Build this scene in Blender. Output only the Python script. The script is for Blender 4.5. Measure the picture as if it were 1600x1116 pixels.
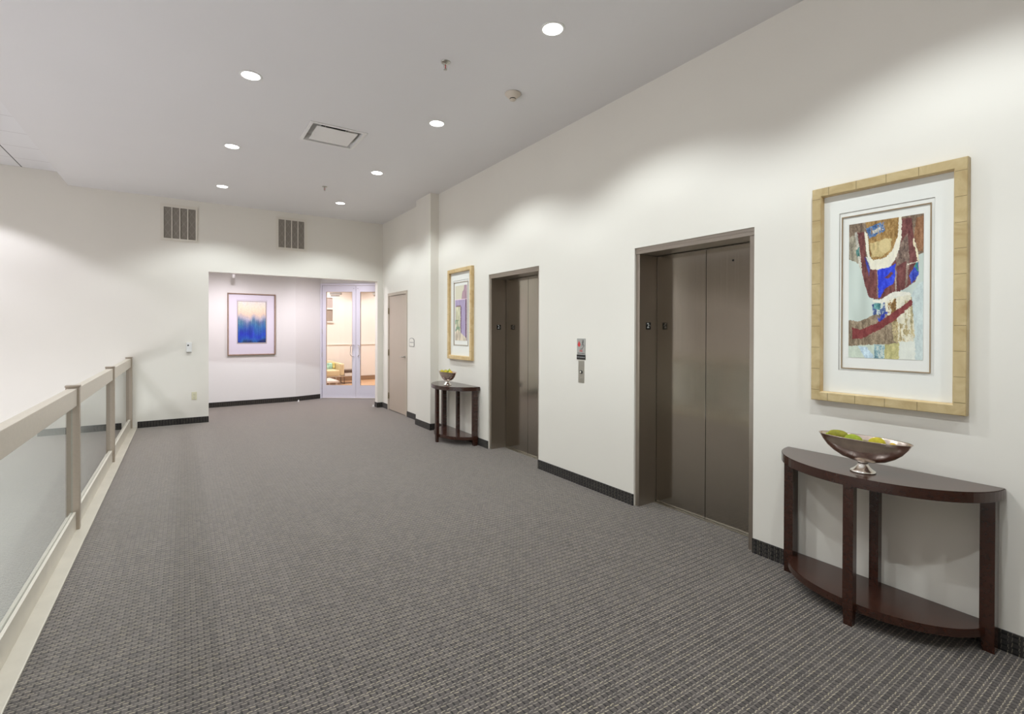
import bpy, bmesh, math, random
import numpy as np
from mathutils import Vector, Matrix
random.seed(4)
for o in list(bpy.data.objects): bpy.data.objects.remove(o)
scene = bpy.context.scene
COL = scene.collection
R = math.radians

# ------------------------------------------------------------------ camera
CAMH = 1.45
F, CY, YAW, PITCH, ROLL = 769.7, 521.0, 33.6926, -0.3197, 0.1526
cd = bpy.data.cameras.new('camera'); cam = bpy.data.objects.new('camera', cd); COL.objects.link(cam)
cam.location = (0, 0, CAMH)
cd.sensor_fit = 'HORIZONTAL'; cd.sensor_width = 36.0
cd.lens = F / 1600 * 36.0
cd.shift_y = (CY - 558.0) / 1600.0
cd.clip_start = 0.05; cd.clip_end = 100
_y, _p, _r = R(YAW), R(PITCH), R(ROLL)
fw = Vector((math.sin(_y)*math.cos(_p), math.cos(_y)*math.cos(_p), math.sin(_p)))
rt = Vector((math.cos(_y), -math.sin(_y), 0)); up = rt.cross(fw)
rt2 = rt*math.cos(_r) + up*math.sin(_r); up2 = -rt*math.sin(_r) + up*math.cos(_r)
cam.rotation_euler = Matrix((rt2, up2, -fw)).transposed().to_euler()
scene.camera = cam

# ------------------------------------------------------------------ world and exposure
w = bpy.data.worlds.new('world'); scene.world = w; w.use_nodes = True
w.node_tree.nodes['Background'].inputs[0].default_value = (0.5, 0.5, 0.5, 1)
w.node_tree.nodes['Background'].inputs[1].default_value = 0.0
scene.view_settings.view_transform = 'Standard'
scene.view_settings.look = 'None'
scene.view_settings.gamma = 1.0
scene.view_settings.use_curve_mapping = False
scene.view_settings.exposure = 0.08

# lamp strengths (watts of each recessed can)
P_HALL, P_ATRIUM, P_ALCOVE, P_LOUNGE = 86.0, 112.0, 103.0, 180.0
ADDED_GLOW_STRENGTH = 4.4  # glow of the added window across the void
C_HALL, C_ATRIUM, C_ALCOVE, C_LOUNGE = (0.915, 0.995, 1.04), (0.94, 0.95, 1.08), (1.0, 0.94, 1.02), (1.0, 0.93, 0.94)

# ------------------------------------------------------------------ dimensions
W = 3.108          # corridor face of the elevator wall
YF = 9.083         # corridor face of the far wall
ZC = 3.444         # corridor ceiling
ZT = 3.61          # tiled ceiling over the stair void
XS = -1.33         # edge of the corridor ceiling
YB = -3.2          # wall behind the camera
XL = -5.6          # wall across the void
ZL = -3.4          # floor below

# ------------------------------------------------------------------ materials
def mat(name, color, rough=0.6, metal=0.0, **kw):
    m = bpy.data.materials.new(name); m.use_nodes = True
    b = m.node_tree.nodes['Principled BSDF']
    b.inputs['Base Color'].default_value = (*color, 1)
    b.inputs['Roughness'].default_value = rough
    b.inputs['Metallic'].default_value = metal
    for k, v in kw.items():
        b.inputs[k.replace('_', ' ')].default_value = v
    return m
def nt(m): return m.node_tree.nodes, m.node_tree.links, m.node_tree.nodes['Principled BSDF']
def noise_tint(m, scale, amount, stretch=(1, 1, 1), bump=0.0, detail=4, bscale=None):
    n, l, b = nt(m)
    c = tuple(b.inputs['Base Color'].default_value)
    tc = n.new('ShaderNodeTexCoord'); mp = n.new('ShaderNodeMapping'); mp.inputs['Scale'].default_value = stretch
    l.new(tc.outputs['Object'], mp.inputs['Vector'])
    t = n.new('ShaderNodeTexNoise'); t.inputs['Scale'].default_value = scale; t.inputs['Detail'].default_value = detail
    l.new(mp.outputs[0], t.inputs['Vector'])
    r = n.new('ShaderNodeValToRGB')
    r.color_ramp.elements[0].position = 0.3; r.color_ramp.elements[1].position = 0.7
    r.color_ramp.elements[0].color = tuple(x*(1-amount) for x in c[:3]) + (1,)
    r.color_ramp.elements[1].color = tuple(min(1, x*(1+amount)) for x in c[:3]) + (1,)
    l.new(t.outputs['Fac'], r.inputs[0]); l.new(r.outputs[0], b.inputs['Base Color'])
    if bump:
        t2 = t
        if bscale:
            t2 = n.new('ShaderNodeTexNoise'); t2.inputs['Scale'].default_value = bscale; l.new(tc.outputs['Object'], t2.inputs['Vector'])
        bp = n.new('ShaderNodeBump'); bp.inputs['Strength'].default_value = bump; bp.inputs['Distance'].default_value = 0.002
        l.new(t2.outputs['Fac'], bp.inputs['Height']); l.new(bp.outputs[0], b.inputs['Normal'])
    return m

M_wall = noise_tint(mat('painted_wall', (0.81, 0.77, 0.69), 0.55), 1.3, 0.012, bump=0.06, bscale=260)
M_wallvoid = noise_tint(mat('white_wall', (0.82, 0.80, 0.775), 0.55), 1.3, 0.01, bump=0.05, bscale=260)
M_ceil = noise_tint(mat('ceiling_paint', (0.77, 0.745, 0.725), 0.8), 1.0, 0.01)
M_wallleft = noise_tint(mat('tan_wall', (0.48, 0.44, 0.38), 0.6), 1.3, 0.02)
M_lower = noise_tint(mat('pale_floor', (0.60, 0.61, 0.61), 0.5), 2.0, 0.05)
M_rail = noise_tint(mat('champagne_metal', (0.56, 0.50, 0.41), 0.38, 0.2), 60, 0.03)
M_post = noise_tint(mat('champagne_metal_shaded', (0.40, 0.335, 0.265), 0.36, 0.25), 60, 0.03)  # rail metal made darker: shade on the unlit post fronts put into the colour
M_kerb = noise_tint(mat('cream_metal', (0.55, 0.50, 0.415), 0.38, 0.1), 6, 0.05)
M_white = mat('white_plastic', (0.82, 0.81, 0.78), 0.4)
M_ivory = mat('ivory_plastic', (0.72, 0.68, 0.48), 0.4)
M_black = mat('black_plastic', (0.012, 0.011, 0.010), 0.4)
M_dark = mat('dark_gap', (0.02, 0.018, 0.016), 0.8)
M_trimwhite = mat('white_enamel', (0.80, 0.78, 0.74), 0.45)
M_grille = mat('cream_enamel', (0.78, 0.73, 0.64), 0.5)
M_filter = noise_tint(mat('filter_mesh', (0.27, 0.24, 0.205), 0.9), 300, 0.15)
M_wire = mat('filter_wire', (0.40, 0.365, 0.31), 0.6)
M_chrome = mat('chrome', (0.86, 0.84, 0.80), 0.12, 1.0)
M_alum = mat('satin_aluminium', (0.76, 0.74, 0.82), 0.36, 0.2)
M_nickel = mat('nickel', (0.60, 0.58, 0.52), 0.28, 1.0)
M_hinge = mat('aged_bronze', (0.26, 0.22, 0.14), 0.4, 0.7)
M_door = noise_tint(mat('taupe_door_paint', (0.50, 0.41, 0.325), 0.32), 3, 0.02)
M_doorframe = mat('taupe_frame_paint', (0.53, 0.45, 0.36), 0.35)
M_matboard = mat('mat_board', (0.83, 0.82, 0.76), 0.8)
M_matlilac = mat('lilac_mat_board', (0.76, 0.71, 0.80), 0.8)
M_fillet = mat('gold_fillet', (0.36, 0.26, 0.15), 0.35, 0.5)
M_bevel = mat('mat_bevel_shadow', (0.42, 0.39, 0.35), 0.7)  # grey paints in the thin shadow line around the mat window
M_red = mat('red_print', (0.65, 0.05, 0.05), 0.5)
M_text = mat('dark_print', (0.05, 0.05, 0.05), 0.5)
M_pale = mat('pale_print', (0.75, 0.75, 0.72), 0.5)
M_woodfl = noise_tint(mat('oak_floor', (0.62, 0.38, 0.20), 0.35), 6, 0.18, stretch=(0.6, 6, 1))
M_warmwall = mat('warm_wall', (0.86, 0.82, 0.76), 0.6)
M_brownbase = mat('brown_skirting', (0.30, 0.19, 0.11), 0.5)
M_sofa = noise_tint(mat('cream_fabric', (0.74, 0.64, 0.40), 0.9), 120, 0.06)
M_teal = noise_tint(mat('mint_fabric', (0.38, 0.66, 0.56), 0.9), 14, 0.5)
M_yell = noise_tint(mat('yellow_fabric', (0.72, 0.62, 0.22), 0.9), 12, 0.4)
M_darkwood = mat('dark_table_wood', (0.10, 0.06, 0.04), 0.35)
M_whitetop = mat('white_lacquer', (0.85, 0.82, 0.78), 0.3)

def steel(name, col, rough):
    m = mat(name, col, rough, 1.0)
    n, l, b = nt(m)
    tc = n.new('ShaderNodeTexCoord'); mp = n.new('ShaderNodeMapping'); mp.inputs['Scale'].default_value = (160, 160, 1.2)
    t = n.new('ShaderNodeTexNoise'); t.inputs['Scale'].default_value = 1.0; t.inputs['Detail'].default_value = 3
    l.new(tc.outputs['Object'], mp.inputs[0]); l.new(mp.outputs[0], t.inputs['Vector'])
    mr = n.new('ShaderNodeMapRange'); mr.inputs['To Min'].default_value = rough-0.04; mr.inputs['To Max'].default_value = rough+0.06
    l.new(t.outputs['Fac'], mr.inputs[0]); l.new(mr.outputs[0], b.inputs['Roughness'])
    b2 = n.new('ShaderNodeTexNoise'); b2.inputs['Scale'].default_value = 1.7; b2.inputs['Detail'].default_value = 2
    l.new(tc.outputs['Object'], b2.inputs['Vector'])
    r = n.new('ShaderNodeValToRGB')
    r.color_ramp.elements[0].color = tuple(x*0.9 for x in col)+(1,); r.color_ramp.elements[1].color = tuple(x*1.08 for x in col)+(1,)
    l.new(b2.outputs['Fac'], r.inputs[0]); l.new(r.outputs[0], b.inputs['Base Color'])
    return m
M_steel = steel('brushed_steel', (0.40, 0.365, 0.315), 0.115)
M_steelframe = steel('brushed_steel_frame', (0.46, 0.41, 0.355), 0.32)
M_plate = steel('steel_plate', (0.50, 0.48, 0.43), 0.35)

def wood(name, c1, c2, rough=0.22):
    m = mat(name, c1, rough, Coat_Weight=0.35, Coat_Roughness=0.10)
    n, l, b = nt(m)
    tc = n.new('ShaderNodeTexCoord'); mp = n.new('ShaderNodeMapping'); mp.inputs['Scale'].default_value = (22, 1.6, 22)
    t = n.new('ShaderNodeTexNoise'); t.inputs['Scale'].default_value = 2.2; t.inputs['Detail'].default_value = 6; t.inputs['Distortion'].default_value = 0.6
    l.new(tc.outputs['Object'], mp.inputs[0]); l.new(mp.outputs[0], t.inputs['Vector'])
    r = n.new('ShaderNodeValToRGB'); r.color_ramp.elements[0].position = .3; r.color_ramp.elements[1].position = .75
    r.color_ramp.elements[0].color = (*c1, 1); r.color_ramp.elements[1].color = (*c2, 1)
    l.new(t.outputs['Fac'], r.inputs[0]); l.new(r.outputs[0], b.inputs['Base Color'])
    return m
M_espresso = wood('espresso_wood', (0.036, 0.0110, 0.0058), (0.047, 0.0150, 0.0078), 0.24)

def glassmat(name, tint, rough=0.0):
    m = bpy.data.materials.new(name); m.use_nodes = True
    n = m.node_tree.nodes; l = m.node_tree.links; n.clear()
    out = n.new('ShaderNodeOutputMaterial')
    tr = n.new('ShaderNodeBsdfTransparent'); tr.inputs[0].default_value = (*tint, 1)
    gl = n.new('ShaderNodeBsdfGlossy'); gl.inputs['Roughness'].default_value = rough
    fr = n.new('ShaderNodeFresnel'); fr.inputs[0].default_value = 1.52
    mx = n.new('ShaderNodeMixShader')
    geo = n.new('ShaderNodeNewGeometry')
    inv = n.new('ShaderNodeMath'); inv.operation = 'SUBTRACT'; inv.inputs[0].default_value = 1.0; l.new(geo.outputs['Backfacing'], inv.inputs[1])
    mu = n.new('ShaderNodeMath'); mu.operation = 'MULTIPLY'; l.new(fr.outputs[0], mu.inputs[0]); l.new(inv.outputs[0], mu.inputs[1])
    m2 = n.new('ShaderNodeMath'); m2.operation = 'MULTIPLY'; m2.use_clamp = True; l.new(mu.outputs[0], m2.inputs[0]); m2.inputs[1].default_value = 1.6
    l.new(m2.outputs[0], mx.inputs[0]); l.new(tr.outputs[0], mx.inputs[1]); l.new(gl.outputs[0], mx.inputs[2]); l.new(mx.outputs[0], out.inputs[0])
    return m
M_glass = glassmat('green_tinted_glass', (0.93, 0.965, 0.95))
M_glassedge = mat('glass_edge', (0.50, 0.62, 0.55), 0.2)
M_doorglass = glassmat('clear_glass', (0.985, 0.98, 0.975))

def emis(name, col, s):
    m = bpy.data.materials.new(name); m.use_nodes = True
    n, l, b = nt(m)
    b.inputs['Base Color'].default_value = (0.8, 0.8, 0.8, 1)
    b.inputs['Emission Color'].default_value = (*col, 1); b.inputs['Emission Strength'].default_value = s
    return m
M_lens = emis('lit_lens', (1.0, 0.99, 0.97), 9.0)
M_lenspink = emis('lit_lens_pink', (1.0, 0.93, 0.95), 9.0)
M_lenswarm = emis('lit_lens_warm', (1.0, 0.9, 0.78), 9.0)
M_reflector = mat('white_reflector', (0.85, 0.85, 0.83), 0.3)

# --- carpet: blocks of loop pile in rows, with paired pale yarn lines running across the corridor
def carpet(name, plane, gain=1.0):
    m = mat(name, (0.08, 0.075, 0.07), 0.95)
    n, l, b = nt(m)
    b.inputs['Sheen Weight'].default_value = 0.95 if plane == 'floor' else 0.1; b.inputs['Sheen Roughness'].default_value = 0.34; b.inputs['Sheen Tint'].default_value = (1.0, 0.93, 0.88, 1)
    def V(x): return x
    def math_(op, a, c=None, d=None):
        q = n.new('ShaderNodeMath'); q.operation = op
        for i, v in enumerate((a, c, d)):
            if v is None: continue
            if isinstance(v, (int, float)): q.inputs[i].default_value = v
            else: l.new(v, q.inputs[i])
        return q.outputs[0]
    geo = n.new('ShaderNodeNewGeometry'); sep = n.new('ShaderNodeSeparateXYZ'); l.new(geo.outputs['Position'], sep.inputs[0])
    X, Y, Z = sep.outputs
    if plane == 'floor': A, B = X, Y
    elif plane == 'x': A, B = Z, Y       # base strip on a wall of constant x: yarns vertical
    else: A, B = Z, X
    # slight wander of yarns
    wn = n.new('ShaderNodeTexNoise'); wn.inputs['Scale'].default_value = 55; wn.inputs['Detail'].default_value = 1
    l.new(geo.outputs['Position'], wn.inputs['Vector'])
    wob = math_('MULTIPLY', math_('SUBTRACT', wn.outputs['Fac'], 0.5), 0.0045)
    bb = math_('DIVIDE', math_('ADD', B, wob), 0.0365)
    fb = math_('FRACT', bb); row = math_('FLOOR', bb)
    # dark blocks sit in the wide band, columns offset every other row
    aa = math_('DIVIDE', A, 0.0255)
    fa = math_('FRACT', aa); colm = math_('FLOOR', aa)
    def band(f, c, hw):   # 1 inside |f-c|<hw
        return math_('LESS_THAN', math_('ABSOLUTE', math_('SUBTRACT', f, c)), hw)
    slant = math_('MULTIPLY', math_('SUBTRACT', fa, 0.5), 0.10)
    fs = math_('FRACT', math_('ADD', bb, slant))
    lineA = band(fs, 0.08, 0.042); lineB = band(fs, 0.43, 0.042)
    line = math_('MAXIMUM', lineA, lineB)
    # stitch breaks along the yarn
    st = math_('DIVIDE', A, 0.0255)
    comb = n.new('ShaderNodeCombineXYZ'); l.new(math_('FLOOR', math_('ADD', st, math_('MULTIPLY', lineB, 0.5))), comb.inputs[0]); l.new(math_('ADD', math_('MULTIPLY', row, 2.0), lineB), comb.inputs[1])
    wh = n.new('ShaderNodeTexWhiteNoise'); wh.noise_dimensions = '2D'; l.new(comb.outputs[0], wh.inputs['Vector'])
    yarn = math_('MULTIPLY', line, math_('MULTIPLY_ADD', wh.outputs['Value'], 0.85, 0.35))
    gapn = math_('GREATER_THAN', math_('FRACT', math_('ADD', st, math_('MULTIPLY', lineB, 0.5))), 0.26)
    yarn = math_('MULTIPLY', yarn, math_('MULTIPLY_ADD', gapn, 0.90, 0.10))
    # block shading: random tone per block and dark grooves
    comb2 = n.new('ShaderNodeCombineXYZ'); l.new(colm, comb2.inputs[0]); l.new(row, comb2.inputs[1])
    wh2 = n.new('ShaderNodeTexWhiteNoise'); wh2.noise_dimensions = '2D'; l.new(comb2.outputs[0], wh2.inputs['Vector'])
    checker = math_('FRACT', math_('MULTIPLY', math_('ADD', colm, row), 0.5))
    wide = math_('GREATER_THAN', fb, 0.5)
    groove = math_('MULTIPLY', wide, math_('LESS_THAN', fa, 0.30))
    pile = n.new('ShaderNodeTexNoise'); pile.inputs['Scale'].default_value = 700; pile.inputs['Detail'].default_value = 2
    l.new(geo.outputs['Position'], pile.inputs['Vector'])
    big = n.new('ShaderNodeTexNoise'); big.inputs['Scale'].default_value = 0.9; big.inputs['Detail'].default_value = 3
    l.new(geo.outputs['Position'], big.inputs['Vector'])
    tone = math_('MULTIPLY_ADD', wh2.outputs['Value'], 0.55, 0.72)
    tone = math_('MULTIPLY', tone, math_('MULTIPLY_ADD', pile.outputs['Fac'], 1.0, 0.5))
    tone = math_('MULTIPLY', tone, math_('MULTIPLY_ADD', groove, -0.75, 1.0))
    tone = math_('MULTIPLY', tone, math_('MULTIPLY_ADD', big.outputs['Fac'], 0.25, 0.88))
    tone = math_('MULTIPLY', tone, gain)
    def rgb(c):
        q = n.new('ShaderNodeRGB'); q.outputs[0].default_value = (*c, 1); return q.outputs[0]
    def mix(f, a, c, kind='MIX'):
        q = n.new('ShaderNodeMix'); q.data_type = 'RGBA'; q.blend_type = kind
        if isinstance(f, (int, float)): q.inputs[0].default_value = f
        else: l.new(f, q.inputs[0])
        l.new(a, q.inputs[6]); l.new(c, q.inputs[7]); return q.outputs[2]
    base = n.new('ShaderNodeVectorMath'); base.operation = 'SCALE'
    l.new(rgb((0.074, 0.062, 0.054)), base.inputs[0]); l.new(tone, base.inputs['Scale'])
    warm = mix(wh.outputs['Value'], rgb((0.52, 0.46, 0.38)), rgb((0.42, 0.36, 0.24)))
    c = mix(math_('MINIMUM', math_('MULTIPLY', yarn, 0.8 * (1.0 if plane == 'floor' else 0.30)), 1.0), base.outputs[0], warm)
    l.new(c, b.inputs['Base Color'])
    bp = n.new('ShaderNodeBump'); bp.inputs['Strength'].default_value = 0.5; bp.inputs['Distance'].default_value = 0.002
    h = math_('ADD', math_('MULTIPLY', pile.outputs['Fac'], 0.5), math_('MULTIPLY', groove, -1.0))
    l.new(h, bp.inputs['Height']); l.new(bp.outputs[0], b.inputs['Normal'])
    return m
M_carpet = carpet('woven_carpet', 'floor')
M_base_x = carpet('carpet_base_x', 'x', 0.36)
M_base_y = carpet('carpet_base_y', 'y', 0.36)

# --- ceiling tiles with thin joints
def tilemat():
    m = mat('ceiling_tile', (0.79, 0.77, 0.755), 0.85)
    n, l, b = nt(m)
    geo = n.new('ShaderNodeNewGeometry'); sep = n.new('ShaderNodeSeparateXYZ'); l.new(geo.outputs['Position'], sep.inputs[0])
    def mt(op, a, c, d=None):
        q = n.new('ShaderNodeMath'); q.operation = op
        for i, v in enumerate((a, c, d)):
            if v is None: continue
            if isinstance(v, (int, float)): q.inputs[i].default_value = v
            else: l.new(v, q.inputs[i])
        return q.outputs[0]
    fy = mt('FRACT', mt('DIVIDE', mt('ADD', sep.outputs[1], 20*0.55-6.99+0.004), 0.55), 0)
    fx = mt('FRACT', mt('DIVIDE', mt('ADD', sep.outputs[0], 12*0.61+1.795), 0.61*2), 0)
    ly = mt('LESS_THAN', fy, 0.014); lx = mt('LESS_THAN', fx, 0.010)
    mx = n.new('ShaderNodeMix'); mx.data_type = 'RGBA'; mx.inputs[6].default_value = (0.79, 0.77, 0.755, 1); mx.inputs[7].default_value = (0.50, 0.46, 0.44, 1)
    l.new(ly, mx.inputs[0])
    mx2 = n.new('ShaderNodeMix'); mx2.data_type = 'RGBA'; mx2.inputs[7].default_value = (0.10, 0.09, 0.085, 1)
    l.new(mx.outputs[2], mx2.inputs[6]); l.new(lx, mx2.inputs[0]); l.new(mx2.outputs[2], b.inputs['Base Color'])
    return m
M_tile = tilemat()

def bamboo(name, c1, c2):
    m = mat(name, c1, 0.42)
    n, l, b = nt(m)
    tc = n.new('ShaderNodeTexCoord')
    t = n.new('ShaderNodeTexNoise'); t.inputs['Scale'].default_value = 9; t.inputs['Detail'].default_value = 5; t.inputs['Distortion'].default_value = 1.2
    l.new(tc.outputs['Object'], t.inputs['Vector'])
    r = n.new('ShaderNodeValToRGB'); r.color_ramp.elements[0].position = .32; r.color_ramp.elements[1].position = .68
    r.color_ramp.elements[0].color = (*c1, 1); r.color_ramp.elements[1].color = (*c2, 1)
    l.new(t.outputs['Fac'], r.inputs[0]); l.new(r.outputs[0], b.inputs['Base Color'])
    return m
M_bamboo = bamboo('bamboo_veneer', (0.45, 0.325, 0.15), (0.60, 0.47, 0.25))
M_bamboo2 = bamboo('honey_veneer', (0.58, 0.39, 0.17), (0.70, 0.53, 0.28))
M_seam = mat('veneer_seam', (0.20, 0.15, 0.06), 0.6)
M_woodfr = bamboo('walnut_frame', (0.26, 0.17, 0.12), (0.36, 0.25, 0.18))
M_silver = noise_tint(mat('tarnished_silver', (0.74, 0.62, 0.54), 0.20, 1.0), 25, 0.12, bump=0.25, bscale=45)
M_silver2 = noise_tint(mat('polished_silver', (0.82, 0.79, 0.74), 0.13, 1.0), 30, 0.06, bump=0.3, bscale=60)

# ------------------------------------------------------------------ mesh helpers
class MB:
    def __init__(s): s.v = []; s.f = []; s.m = []; s.sm = []
    def add(s, vs, fs, mi=0, smooth=False):
        o = len(s.v); s.v += [tuple(v) for v in vs]
        for f in fs: s.f.append(tuple(i+o for i in f)); s.m.append(mi); s.sm.append(smooth)
        return s
    def box(s, x0, x1, y0, y1, z0, z1, mi=0, bev=0.0):
        if x0 > x1: x0, x1 = x1, x0
        if y0 > y1: y0, y1 = y1, y0
        if z0 > z1: z0, z1 = z1, z0
        bev = min(bev, (x1-x0)*.45, (y1-y0)*.45, (z1-z0)*.45)
        if bev <= 0:
            vs = [(x, y, z) for z in (z0, z1) for y in (y0, y1) for x in (x0, x1)]
            return s.add(vs, [(0, 2, 3, 1), (4, 5, 7, 6), (0, 1, 5, 4), (2, 6, 7, 3), (0, 4, 6, 2), (1, 3, 7, 5)], mi)
        bm = bmesh.new(); bmesh.ops.create_cube(bm, size=1.0)
        for v in bm.verts: v.co = Vector(((x0+x1)/2+v.co.x*(x1-x0), (y0+y1)/2+v.co.y*(y1-y0), (z0+z1)/2+v.co.z*(z1-z0)))
        bmesh.ops.bevel(bm, geom=list(bm.edges), offset=bev, segments=2, affect='EDGES', profile=0.6)
        return s.bm(bm, mi)
    def bm(s, bm, mi=0, smooth=False):
        bm.verts.index_update()
        s.add([v.co[:] for v in bm.verts], [tuple(v.index for v in f.verts) for f in bm.faces], mi, smooth); bm.free(); return s
    def prism(s, pts, z0, z1, mi=0, top=None):
        n = len(pts); area = sum(pts[i][0]*pts[(i+1) % n][1]-pts[(i+1) % n][0]*pts[i][1] for i in range(n))
        if area < 0: pts = pts[::-1]
        vs = [(x, y, z0) for x, y in pts]+[(x, y, z1) for x, y in pts]
        fs = [tuple(range(n-1, -1, -1)), tuple(range(n, 2*n))]+[(i, (i+1) % n, n+(i+1) % n, n+i) for i in range(n)]
        return s.add(vs, fs, mi)
    def cyl(s, c, r, h, axis='z', seg=24, mi=0, r2=None, smooth=True):
        r2 = r if r2 is None else r2
        def P(a, b, t): return {'z': (a, b, t), 'x': (t, a, b), 'y': (b, t, a)}[axis]
        vs = []
        for rr, t in ((r, 0), (r2, h)):
            for i in range(seg):
                a = 2*math.pi*i/seg; p = P(rr*math.cos(a), rr*math.sin(a), t); vs.append((c[0]+p[0], c[1]+p[1], c[2]+p[2]))
        s.add(vs, [(i, (i+1) % seg, seg+(i+1) % seg, seg+i) for i in range(seg)], mi, smooth)
        o = len(s.v)-2*seg
        s.f.append(tuple(o+i for i in range(seg-1, -1, -1))); s.m.append(mi); s.sm.append(False)
        s.f.append(tuple(o+seg+i for i in range(seg))); s.m.append(mi); s.sm.append(False)
        return s
    def lathe(s, prof, c=(0, 0, 0), sx=1, sy=1, seg=40, mi=0, closed=False):
        vs = []
        for r, z in prof:
            for i in range(seg):
                a = 2*math.pi*i/seg; vs.append((c[0]+sx*r*math.cos(a), c[1]+sy*r*math.sin(a), c[2]+z))
        fs = []
        n = len(prof)
        for j in range(n-1 if not closed else n):
            k = (j+1) % n
            for i in range(seg): fs.append((j*seg+i, j*seg+(i+1) % seg, k*seg+(i+1) % seg, k*seg+i))
        s.add(vs, fs, mi, True)
        o = len(s.v)-len(vs)
        if not closed:
            s.f.append(tuple(o+i for i in range(seg-1, -1, -1))); s.m.append(mi); s.sm.append(False)
            s.f.append(tuple(o+(n-1)*seg+i for i in range(seg))); s.m.append(mi); s.sm.append(False)
        return s
    def tube(s, pts, r, seg=10, mi=0):
        pts = [Vector(p) for p in pts]; vs = []; prev = None
        for i, p in enumerate(pts):
            t = (pts[min(i+1, len(pts)-1)]-pts[max(i-1, 0)]).normalized()
            a = (prev - t*prev.dot(t)).normalized() if prev else t.orthogonal().normalized(); prev = a; b = t.cross(a)
            for k in range(seg):
                q = 2*math.pi*k/seg; vs.append(p+(a*math.cos(q)+b*math.sin(q))*r)
        n = len(pts); fs = []
        for j in range(n-1):
            for k in range(seg): fs.append((j*seg+k, j*seg+(k+1) % seg, (j+1)*seg+(k+1) % seg, (j+1)*seg+k))
        fs.append(tuple(range(seg-1, -1, -1))); fs.append(tuple((n-1)*seg+k for k in range(seg)))
        return s.add(vs, fs, mi, True)
    def obj(s, name, mats, parent=None, **props):
        me = bpy.data.meshes.new(name); me.from_pydata(s.v, [], s.f)
        if not isinstance(mats, (list, tuple)): mats = [mats]
        for m in mats: me.materials.append(m)
        me.polygons.foreach_set('material_index', s.m); me.polygons.foreach_set('use_smooth', s.sm); me.update()
        o = bpy.data.objects.new(name, me); COL.objects.link(o)
        if parent: o.parent = parent
        for k, v in props.items(): o[k] = v
        return o
def tag(o, label, cat, group=None):
    o['label'] = label; o['category'] = cat
    if group: o['group'] = group
    return o
def thing(name, label, cat, loc=(0, 0, 0), rz=0.0, group=None):
    o = bpy.data.objects.new(name, None); COL.objects.link(o); o.location = loc; o.rotation_euler = (0, 0, rz); o.empty_display_size = 0.1
    return tag(o, label, cat, group)
def struct(mb, name, m): return mb.obj(name, m, kind='structure')
def copy_tree(o, parent=None):
    c = o.copy(); COL.objects.link(c); c.parent = parent
    for ch in list(o.children):
        copy_tree(ch, c)
    return c
def text_mb(mb, s, size, x, y, z, mi=0, ext=0.0004, sx=1.0):
    """text facing -Y in local coordinates, centred on (x, z) on the plane y"""
    cu = bpy.data.curves.new('t', 'FONT'); cu.body = s; cu.size = size; cu.align_x = 'CENTER'; cu.align_y = 'CENTER'; cu.extrude = ext; cu.resolution_u = 2
    ob = bpy.data.objects.new('t', cu); COL.objects.link(ob)
    dg = bpy.context.evaluated_depsgraph_get(); me = bpy.data.meshes.new_from_object(ob.evaluated_get(dg))
    mb.add([(x+v.co.x*sx, y-v.co.z, z+v.co.y) for v in me.vertices], [tuple(p.vertices) for p in me.polygons], mi)
    bpy.data.objects.remove(ob); bpy.data.curves.remove(cu); bpy.data.meshes.remove(me)

RW = -math.pi/2      # objects on the right wall: local x runs towards the camera, local -y out of the wall

# ------------------------------------------------------------------ the setting
EL = [2.320, 4.6665]; EH = 0.514; EZ = 2.133
# glass door line in the alcove
DA = Vector((2.423, 10.959)); DD = Vector((0.80690, -0.59069)); DN = Vector((0.59069, 0.80690))
def dl(t, n=0.0): p = DA+DD*t+DN*n; return (p.x, p.y)
AB0 = (-0.30, 10.684); AB1 = (1.900, 10.787)

f = MB().box(-0.74, 3.50, YB, YF, -0.30, 0.0)
f.prism([(-0.30, YF), (3.80, YF), dl((3.80-DA.x)/DD.x), (DA.x, DA.y), AB1, AB0], -0.30, 0.0)
struct(f, 'floor', M_carpet)
f = MB().prism([dl(0), dl((3.80-DA.x)/DD.x), (8.0, 9.9), (8.0, 14.6), (2.0, 14.6), (2.0, 11.25)], -0.30, -0.004)
struct(f, 'floor_lounge', M_woodfl)
struct(MB().box(XL, -0.74, YB, YF, ZL-0.2, ZL), 'floor_lower', M_lower)
# slab edge and wall below the walkway
struct(MB().box(-0.735, -0.60, YB, YF, ZL, -0.30), 'wall_lower', M_wallvoid)

CH = (1.036, 1.520, 4.996, 5.480)   # duct opening of the air diffuser
struct(MB().box(XS, CH[0], YB, YF, ZC, ZC+0.30).box(CH[1], 3.45, YB, YF, ZC, ZC+0.30).box(CH[0], CH[1], YB, CH[2], ZC, ZC+0.30).box(CH[0], CH[1], CH[3], YF, ZC, ZC+0.30), 'ceiling', M_ceil)
struct(MB().box(XL, XS, YB, YF, ZT, ZT+0.15), 'ceiling_tiled', M_tile)
struct(MB().box(-0.4, 3.95, YF+0.12, 11.3, 2.62, 2.72), 'ceiling_alcove', M_ceil)
struct(MB().box(2.0, 8.0, 9.9, 14.6, 3.30, 3.40).box(2.0, 4.2, 9.9, 11.4, 2.721, 3.30), 'ceiling_lounge', M_warmwall)

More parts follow.
